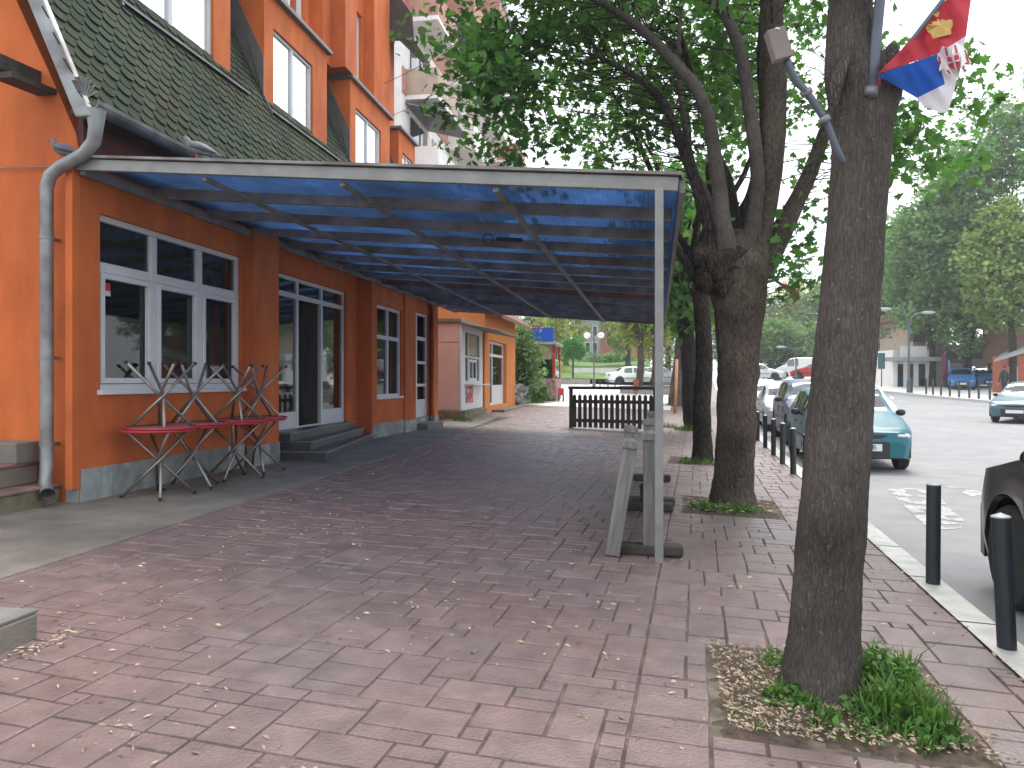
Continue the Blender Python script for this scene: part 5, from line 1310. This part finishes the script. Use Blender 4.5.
for i, (px, lab) in enumerate(((639.5, 'left of two pollarded trees in the stone planter'), (654.5, 'right of two pollarded trees in the stone planter'))):
    v = W(px, 380, 47.2); b0 = gz(v.x, v.y)
    tree(lab, (v.x, v.y, b0), Vector((v.x+.05, v.y, b0+3.0)), 47, .24, 'bark', 'leaf_yel', (v.x - .3 + .5*i, v.y, b0+5.0), (1.7, 1.7, 2.0), 90, 22, .26, 61+i, T_QUAD, limbs=8, name='pollarded_tree', group='pollarded trees in the planter', clr=.5, gap=-.2)
v = W(636, 386, 44); tag(MB().box(v.x-.17, v.x+.17, v.y-.17, v.y+.17, gz(v.x, v.y)+.25, gz(v.x, v.y)+.95).box(v.x-.04, v.x+.04, v.y-.04, v.y+.04, gz(v.x, v.y)-.1, gz(v.x, v.y)+.25).build('litter_bin', 'brownred', None), 'brown red litter bin on a short post in front of the stone planter', 'bin')
v = W(573, 377, 58); b0 = v.z
t = thing('round_topped_tree', 'small lollipop shaped tree with dense round crown on the lawn', 'tree', (v.x, v.y, b0))
MB().tube([(v.x, v.y, b0-.3), (v.x, v.y, b0+1.6)], [.07, .06], 8).build('trunk', 'barkdark', t)
lp, lt = clump_leaves(clumps((v.x, v.y, b0+2.2), (1.1, 1.1, .92), 150, 71, -.6, 1, .45), 26, .26, 3); leaves('crown', lp, .16, mat('topiary_leaf', (.05, .19, .035), .7, .15, .4, tone=.4, translucent=.25), t, T_QUAD, 4, tones=lt)
# lamp post with white globes
v = W(594, 383, 54); b0 = gz(v.x, v.y)
t = thing('lamp_post', 'dark lamp post with white globe lamps on the square', 'street lamp', (v.x, v.y, b0))
MB().tube([(v.x, v.y, b0-.1), (v.x, v.y, b0+.5), (v.x, v.y, b0+.6), (v.x, v.y, W(594, 326, 54).z)], [.13, .12, .06, .045], 10).build('post', 'polegrey', t)
mb = MB(); zt = W(594, 334, 54).z; mb.bar((v.x-.6, v.y, zt+.15), (v.x+.6, v.y, zt+.15), .05, .05); mb.build('arm', 'polegrey', t)
for s in (-1, 1): MB().ball((v.x+s*.5, v.y, zt-.1), .26, .26, .22, 14, 10).build('globe', 'globe', t, smooth=True)
mb = MB()
for px in (600, 608, 615):
    v = W(px, 384, 51); b0 = gz(v.x, v.y)
    mb.box(v.x-.04, v.x+.04, v.y-.04, v.y+.04, b0-.1, b0+.62)
a, b = W(608, 384, 51), W(615, 384, 51); mb.bar((a.x, a.y, b0+.58), (b.x, b.y, b0+.58), .06, .06)
tag(mb.build('bench_frame', 'darkwood', None), 'dark low barrier posts with one rail at the far side of the square', 'barrier')

# far houses and trees behind the lawn
def facade_house(name, label, x0, x1, y0, y1, z0, z1, m, roofm, wins, roof_h=1.6, cat='house', face='y', winm='carglass', trim='white'):
    t = thing(name, label, cat, ((x0+x1)/2, y0, z0))
    MB().box(x0, x1, y0, y1, z0-2, z1).build('wall', m, t)
    if roof_h:
        mb = MB(); ov = .5; cx, cy = (x0+x1)/2, (y0+y1)/2; k = .25
        mb.add([(x0-ov, y0-ov, z1), (x1+ov, y0-ov, z1), (x1+ov, y1+ov, z1), (x0-ov, y1+ov, z1), (cx-(x1-x0)*k, cy, z1+roof_h), (cx+(x1-x0)*k, cy, z1+roof_h)], [(0,1,5,4), (1,2,5), (2,3,4,5), (3,0,4), (0,3,2,1)]); mb.build('roof', roofm, t)
    for (a, b, c, d) in wins:
        mb = MB(); mb.box(a-.08, b+.08, y0-.05, y0-.003, c-.08, d+.08); f = mb.build('window', trim, t)
        MB().box(a, b, y0-.062, y0-.052, c, d).build('pane', winm, f)
    return t
v0, v1 = W(600, 358, 88), W(650, 358, 88)
facade_house('terracotta_house', 'terracotta orange house with tall window behind the lawn', v0.x, v1.x, v0.y, v0.y+10, v0.z, W(600, 300, 88).z, 'terracotta', 'rooftile', [(W(607, 340, 88).x, W(612, 340, 88).x, W(600, 344, 88).z, W(600, 332, 88).z), (W(624, 340, 88).x, W(629, 340, 88).x, W(600, 344, 88).z, W(600, 332, 88).z)])
v0, v1 = W(572, 360, 84), W(599, 360, 84)
facade_house('grey_house', 'grey flat fronted house left of the terracotta one behind the lawn', v0.x, v1.x, v0.y, v0.y+10, v0.z-1, W(600, 318, 84).z, 'greywall', 'rooftile', [(W(px, 0, 84).x, W(px+4, 0, 84).x, W(0, yb, 84).z, W(0, yb-9, 84).z) for px in (577, 586, 593) for yb in (336, 352)], 2)
bush('hedge', 'green hedge in front of the terracotta house', tuple(W(612, 362, 80)), (3.2, 1.2, .8), 60, 26, .35, 'leaf_far', 55, tmpl=T_QUAD, cat='hedge')
FT = 'leafy trees behind the square'
ft = [(545, 330, 66, 3.4, 'leaf_yel', 'pale yellow green tree behind the stall'), (522, 345, 70, 3.0, 'leaf_far', 'green tree left behind the stall'), (566, 325, 74, 2.8, 'leaf_yel', 'yellow green tree above the round topped tree'), (628, 330, 72, 2.6, 'leaf_far', 'green tree in front of the terracotta house'), (668, 335, 64, 3.0, 'leaf_yel', 'yellow green tree seen right of the canopy post'), (600, 290, 110, 6, 'leaf_far', 'tall green tree far behind the grey house'), (540, 285, 112, 7, 'leaf_far', 'tall green tree far behind the stall'), (660, 290, 100, 6, 'leaf_dark', 'tall dark tree far behind the pollarded trees'), (706, 345, 78, 3.2, 'leaf_far', 'green tree glimpsed between the slim dark trunk and the burled tree'), (735, 338, 92, 4.2, 'leaf_far', 'green tree far up the pavement hidden mostly by the burled trunk')]
for i, (px, py, zc, r_, lm, lab) in enumerate(ft):
    c = W(px, py, zc); b0 = lawnz(c.x, min(c.y, 75))
    tree(lab, (c.x, c.y, b0), Vector((c.x, c.y, b0+.35*(c.z-b0)+.8)), zc, .16+.03*r_, 'bark', lm, tuple(c), (r_, r_, r_*.95), 130, 34, .065*r_, 80+i, T_CLUMP, group=FT, limbs=5, name='leafy_tree', clr=r_*.22)

# ================================================================ street trees up the road
RT = 'trees up the street'
for i, (px, py, zc, rx, rzz, lm, lab) in enumerate((
    (757, 352, 76, 3.4, 3.0, 'leaf_dark', 'dark green tree far up the street left of the lamp'), (780, 345, 74, 3.0, 2.6, 'leaf_far', 'bright green rounded tree behind the far cars'),
    (770, 322, 95, 5.0, 4.5, 'leaf_dark', 'dark tree standing behind the bright rounded tree up the street'), (800, 320, 90, 4.4, 6.0, 'leaf_yel', 'tall thin leaved pale tree above the red hatchback'),
    (826, 320, 84, 5.0, 6.0, 'leaf_far', 'light green tree behind the near leaning trunk up the street'), (855, 345, 70, 4.5, 3.5, 'leaf_far', 'green tree behind the near leaning trunk at the bend'),
    (868, 300, 80, 5.5, 7.5, 'leaf_far', 'tall green tree right of the near leaning trunk at the bend'))):
    c = W(px, py, zc); b0 = 1.2
    tree(lab, (c.x, c.y, b0), Vector((c.x, c.y, b0+.3*(c.z-b0)+.6)), zc, .22, 'bark', lm, tuple(c), (rx, rx, rzz), 150, 36, .27, 100+i, T_CLUMP, group=RT, limbs=6, name='roadside_tree', clr=1.0)
OT = 'dense trees across the road'
for i, (px, y0_, y1_, zc, rx, lm, lab) in enumerate((
    (898, 205, 372, 62, 3.6, 'leaf_far', 'dense green tree across the road, left of the shop row, nearest the bend'), (932, 190, 345, 54, 3.4, 'leaf_far', 'dense light green tree rising above the white shop front'),
    (968, 150, 355, 52, 3.5, 'leaf_far', 'tall dense green tree above the dark carport'), (1010, 80, 350, 54, 4.6, 'leaf_far', 'tallest dense green tree at the right edge across the road'),
    (1012, 205, 325, 46, 2.5, 'leaf_mid', 'yellow green tree in front of the tallest tree at the right edge'), (1075, 100, 350, 50, 4.5, 'leaf_far', 'green tree cut off by the right edge across the road'))):
    ca, cb = W(px, y0_, zc), W(px, y1_, zc); c = (ca+cb)/2; b0 = rz(c.y)+.13
    tree(lab, (c.x, c.y, b0), Vector((c.x, c.y, max(b0+1.6, cb.z-.2))), zc, .24, 'barkdark', lm, tuple(c), (rx, rx, (ca.z-cb.z)/2), 380, 46, .25, 130+i, T_CLUMP, group=OT, limbs=7, name='roadside_tree', clr=.85, gap=-.3)

# ================================================================ across the road
def frontbox(t, name, px0, px1, py0, py1, zc, m, depth=.06, off=0):
    """panel with its own thickness facing the road, standing off metres before depth zc"""
    a, b = W(px0, py1, zc-off), W(px1, py0, zc-off)
    d = Vector((b.x-a.x, b.y-a.y, 0)); L = d.length; d.normalize(); nrm = Vector((d.y, -d.x, 0))
    mb = MB(); p = [a, a+d*L, a+d*L-nrm*depth, a-nrm*depth]
    mb.prism([(v.x, v.y) for v in p], a.z, b.z); return mb.build(name, m, t)
ZS = 54
SH = thing('shop_row', 'low white shop building with balcony railing and brown upper house behind', 'building', tuple(W(915, 391, ZS)))
frontbox(SH, 'wall', 893, 930, 350, 394, ZS, 'whitewall', 6)
frontbox(SH, 'upper_wall', 913, 946, 318, 352, ZS+2, 'tan', 5)
frontbox(SH, 'grey_bay', 930, 946, 356, 394, ZS, 'greywall', 6)
for a, b in ((897, 904), (907, 914), (918, 926)):
    f = frontbox(SH, 'shop_window', a, b, 362, 388, ZS, 'white', .05, .06); frontbox(SH, 'pane', a+.8, b-.8, 364, 387, ZS, 'carglass', .02, .09).parent = f
frontbox(SH, 'balcony', 901, 927, 346, 359, ZS, 'white', .1, .8)
frontbox(SH, 'canopy_edge', 893, 948, 357, 361, ZS, 'greywall', 1.2, 1.0)
mb = MB()
f = frontbox(SH, 'upper_window', 929, 937, 333, 352, ZS+2, 'white', .05, .06); frontbox(SH, 'pane', 930, 936, 335, 351, ZS+2, 'carglass', .02, .09).parent = f
frontbox(SH, 'wooden_bay', 914, 926, 324, 341, ZS+2, 'darkwood', .8, .8)
frontbox(SH, 'roof', 908, 950, 312, 319, ZS+2, 'rooftile', 6, .6)
t = thing('stair_wall', 'pale stepped stair wall at the left end of the shop row', 'wall', tuple(W(886, 390, 56)))
for k in range(6): frontbox(t, 'stair_block', 880+k*2.2, 882.4+k*2.2, 384-k*3, 394, 56+k*.05, 'whitewall', .8)
CP = thing('carport', 'dark open carport with flat roof across the road', 'carport', tuple(W(975, 391, 56)))
frontbox(CP, 'roof', 942, 1004, 352, 359, 53, 'darkwood', 7, 0)
frontbox(CP, 'back_wall', 938, 1010, 345, 394, 59, 'darkwood', .2)
for px in (946, 968, 990): frontbox(CP, 'column', px, px+2, 358, 394, 53, 'darkwood', .3)
frontbox(CP, 'side_wall', 950, 963, 363, 392, 54.5, 'greywall', .2)
t = thing('hanging_banner', 'upright red, blue and white banner on the carport pillar', 'flag', tuple(W(945, 380, 52.6)))
frontbox(t, 'stripe', 942.5, 945.5, 354, 379, 52.6, 'flagred', .03); frontbox(t, 'stripe', 945.5, 948, 357, 379, 52.6, 'flagblue', .03); frontbox(t, 'stripe', 948, 950, 360, 378, 52.6, 'flagwhite', .03)
BK = thing('red_kiosk', 'red brown timber kiosk with dark roof at the right edge across the road', 'kiosk', tuple(W(1015, 396, 46)))
frontbox(BK, 'wall', 1005, 1062, 356, 400, 46, 'shop_red', 1.2)
f = frontbox(BK, 'window', 1008, 1018, 367, 388, 46, 'tan', .05, .06); frontbox(BK, 'pane', 1009, 1017, 368, 387, 46, 'carglass', .02, .09).parent = f
frontbox(BK, 'base_wall', 1003.6, 1062, 390, 400, 46, 'stone', .1, .12)
mb = MB(); a, b = W(994, 362, 45), W(1066, 341, 40); c, d = W(1002, 355, 48.5), W(1066, 334, 43.5)
mb.add([a, b, d, c, a+Vector((0,0,.12)), b+Vector((0,0,.12)), d+Vector((0,0,.12)), c+Vector((0,0,.12))], [(0,3,2,1), (4,5,6,7), (0,1,5,4), (1,2,6,5), (2,3,7,6), (3,0,4,7)]); mb.build('roof', 'greywall', BK)
frontbox(BK, 'gable', 1012, 1062, 325, 362, 48, 'rooftile', 3)
for i, px in enumerate((973.5, 980, 986.5)):
    v = W(px, 368.5, 53.5); tag(MB().ball(v, .22, .22, .12, 10, 6).build('carport_lamp', emit('lit_lamp', (1, .98, .95), 3) if i == 0 else bpy.data.materials['lit_lamp'], None, smooth=True), ('leftmost', 'middle', 'rightmost')[i] + ' of three round white lamps under the carport roof', 'lamp', 'lamps under the carport')
# far kerb bollards
for i, px in enumerate((912, 926, 933, 941, 950, 959, 969, 979, 990)):
    y = min((30 + .05*q for q in range(500)), key=lambda yy: abs(512 + FPX*((xo(yy)+.5)*CY + yy*SY)/(-(xo(yy)+.5)*SY + yy*CY) - px)); x = xo(y)+.5
    bb = tag(MB().tube([(0,0,-.05), (0,0,.92), (0,0,.97)], [.055, .055, .01], 10).build('bollard', 'bollard', None), f'dark bollard on the far kerb, {("first", "second", "third", "fourth", "fifth", "sixth", "seventh", "eighth", "ninth")[i]} to the right of the curved lamp post', 'bollard', 'dark bollards along the far kerb') if i == 0 else bb.copy()
    if i: COL.objects.link(bb); bb['label'] = f'dark bollard on the far kerb, {("first", "second", "third", "fourth", "fifth", "sixth", "seventh", "eighth", "ninth")[i]} to the right of the curved lamp post'
    bb.location = (x, y, rz(y)+.13)
# curved street lamps
def street_lamp(label, base, H, arms, group='street lamps along the road'):
    t = thing('street_lamp', label, 'street lamp', base, 0, group); b = Vector(base)
    MB().tube([b-Vector((0,0,.1)), b+Vector((0,0,.8)), b+Vector((0,0,.85)), b+Vector((0,0,H-.9))], [.14, .13, .075, .06], 12).build('post', 'polegrey', t)
    for (dx, dy, up) in arms:
        s = b+Vector((0,0,H-1.0)); e = b + Vector((dx, dy, H+up))
        p, r_ = smooth_path([s, s+Vector((dx*.15, dy*.15, .6+up*.6)), s + Vector((dx*.5, dy*.5, .9+up)), e], [.055, .05, .045, .04], 5)
        MB().tube(p, r_, 8).build('arm', 'polegrey', t, smooth=True)
        dd = Vector((dx, dy, 0)).normalized(); MB().tube([e-dd*.05, e+dd*.2, e+dd*.6, e+dd*.75], [.05, .11, .10, .03], 10).build('lamp_head', 'lampgrey', t, smooth=True)
    return t
y = 50.6; x = xo(y)+.45
street_lamp('curved double armed street lamp on the far kerb before the white shop', (x, y, rz(y)+.13), 5.0, [(.75, -.1, .05), (-1.0, .2, .35)])
v = W(796, 379, 60); street_lamp('straight street lamp far up the road above the red hatchback', (v.x, v.y, rz(v.y)), W(0, 347, 60).z-rz(v.y), [(-.8, 0, 0)])
t = thing('road_sign', 'blue rectangular road sign on a post near the stair wall', 'sign', tuple(W(882, 392, 54)))
frontbox(t, 'panel', 878, 885, 353, 369, 54, 'p_ice', .03); a = W(881.5, 394, 54.06); MB().tube([a, W(881.5, 353, 54.06)], .04, 8).build('post', 'polegrey', t)

# apartment block behind the orange building
AP = thing('apartment_block', 'tall white and pink brick apartment block with balconies behind the orange building', 'building', (-9, 26, .3))
x0 = -8.6; YA, YB = 26.0, 47.0
MB().box(-20, x0, YA, YB, -.3, 24).build('wall', 'whitewall', AP)
for fl in range(8):
    z = .3 + fl*2.9
    MB().box(x0, x0+.05, YA+.01, YB-.01, z+.02, z+.95).build('brick_band', 'brick', AP)
    for k in range(7):
        y = YA + .7 + k*3.0
        if k % 2 == 0:
            mb = MB(); mb.box(x0, x0+1.25, y-.25, y+2.75, z-.14, z+.02); s_ = mb.build('balcony', 'whitewall', AP)
            mb = MB(); mb.box(x0+1.19, x0+1.25, y-.25, y+2.75, z+.025, z+1.0); mb.box(x0, x0+1.19, y-.25, y-.19, z+.025, z+1.0); mb.box(x0, x0+1.19, y+2.69, y+2.75, z+.025, z+1.0); mb.build('parapet', ('whitewall', 'tan', 'brick')[(fl+k) % 3], s_)
            mb = MB(); mb.box(x0+.005, x0+.06, y+.3, y+1.3, z+.04, z+2.3); mb.box(x0+.005, x0+.06, y+1.5, y+2.4, z+.9, z+2.3); mb.build('balcony_door', 'carglass', AP)
            if (fl*3+k) % 4 == 1:
                mb = MB(); mb.prism([(x0, z+2.6), (x0, z+2.66), (x0+1.7, z+2.2), (x0+1.7, z+2.15)], y-.3, y+2.8, 'y'); mb.build('awning', 'flash', AP)
        else:
            mb = MB(); mb.box(x0, x0+.06, y+.3, y+2.0, z+.95, z+2.45); f = mb.build('window', 'white', AP); MB().box(x0+.062, x0+.075, y+.38, y+1.92, z+1.03, z+2.37).build('pane', 'mirror_pane', f)
            if (fl+k) % 3 == 0: MB().box(x0+.05, x0+.38, y+2.1, y+2.85, z+1.0, z+1.55).build('air_conditioner', 'white', AP, bevel=.02)
mb = MB(); mb.box(-20.3, x0+.5, YA-.3, YB+.3, 24.0, 24.4); mb.build('roof', 'greywall', AP)

# ================================================================ person walking across the road
v = W(1004, 400, 41)
def person(label, x, y, z, face, h=1.75):
    t = thing('person', label, 'person', (x, y, z), face, None, local=True); k = h/1.75
    V = [(0,0,.95), (0,.01,1.12), (0,.0,1.32), (0,0,1.45), (0,.01,1.52), (0,.015,1.60), (0,.02,1.68),
         (.10,0,.90), (.11,.06,.50), (.115,-.02,.09), (.12,.12,.05), (-.10,0,.90), (-.11,-.05,.50), (-.115,-.20,.12), (-.12,-.08,.06),
         (.19,0,1.40), (.24,-.04,1.12), (.235,.05,.90), (.235,.08,.82), (-.19,0,1.40), (-.24,.03,1.12), (-.235,.12,.90), (-.235,.16,.82)]
    E = [(0,1),(1,2),(2,3),(3,4),(4,5),(5,6),(0,7),(7,8),(8,9),(9,10),(0,11),(11,12),(12,13),(13,14),(3,15),(15,16),(16,17),(17,18),(3,19),(19,20),(20,21),(21,22)]
    RR = [.15,.15,.17,.13,.055,.09,.085,.095,.068,.048,.042,.095,.068,.048,.042,.075,.052,.042,.04,.075,.052,.042,.04]
    me = bpy.data.meshes.new('body'); me.from_pydata([(a*k, b*k, c*k) for a, b, c in V], E, []); me.update()
    o = bpy.data.objects.new('body', me); COL.objects.link(o); o.parent = t
    sk = o.modifiers.new('skin', 'SKIN'); sv = me.skin_vertices[0].data
    for i, r_ in enumerate(RR): sv[i].radius = (r_*k, r_*k*.85)
    sv[0].use_root = True
    o.modifiers.new('sub', 'SUBSURF').levels = 2; o.modifiers['sub'].render_levels = 2
    me.materials.append(M['cloth'])
    MB().ball((0, .02*k, 1.66*k), .082*k, .095*k, .115*k, 14, 10).build('head', 'skin', t, smooth=True)
    MB().ball((0, .0, 1.695*k), .088*k, .098*k, .095*k, 14, 10).build('hair', 'black', t, smooth=True)
    for s, yy in ((.235, .09), (-.235, .17)): MB().ball((s*k, yy*k, .79*k), .035*k, .045*k, .07*k, 8, 6).build('hand', 'skin', t, smooth=True)
    for s, yy in ((.12, .08), (-.12, -.12)): MB().ball((s*k, yy*k, .04), .05, .13, .045, 10, 6).build('shoe', 'black', t, smooth=True)
    return t
person('person in dark jacket and trousers walking past the red brown kiosk', v.x, v.y, rz(v.y)+.135, R(20))
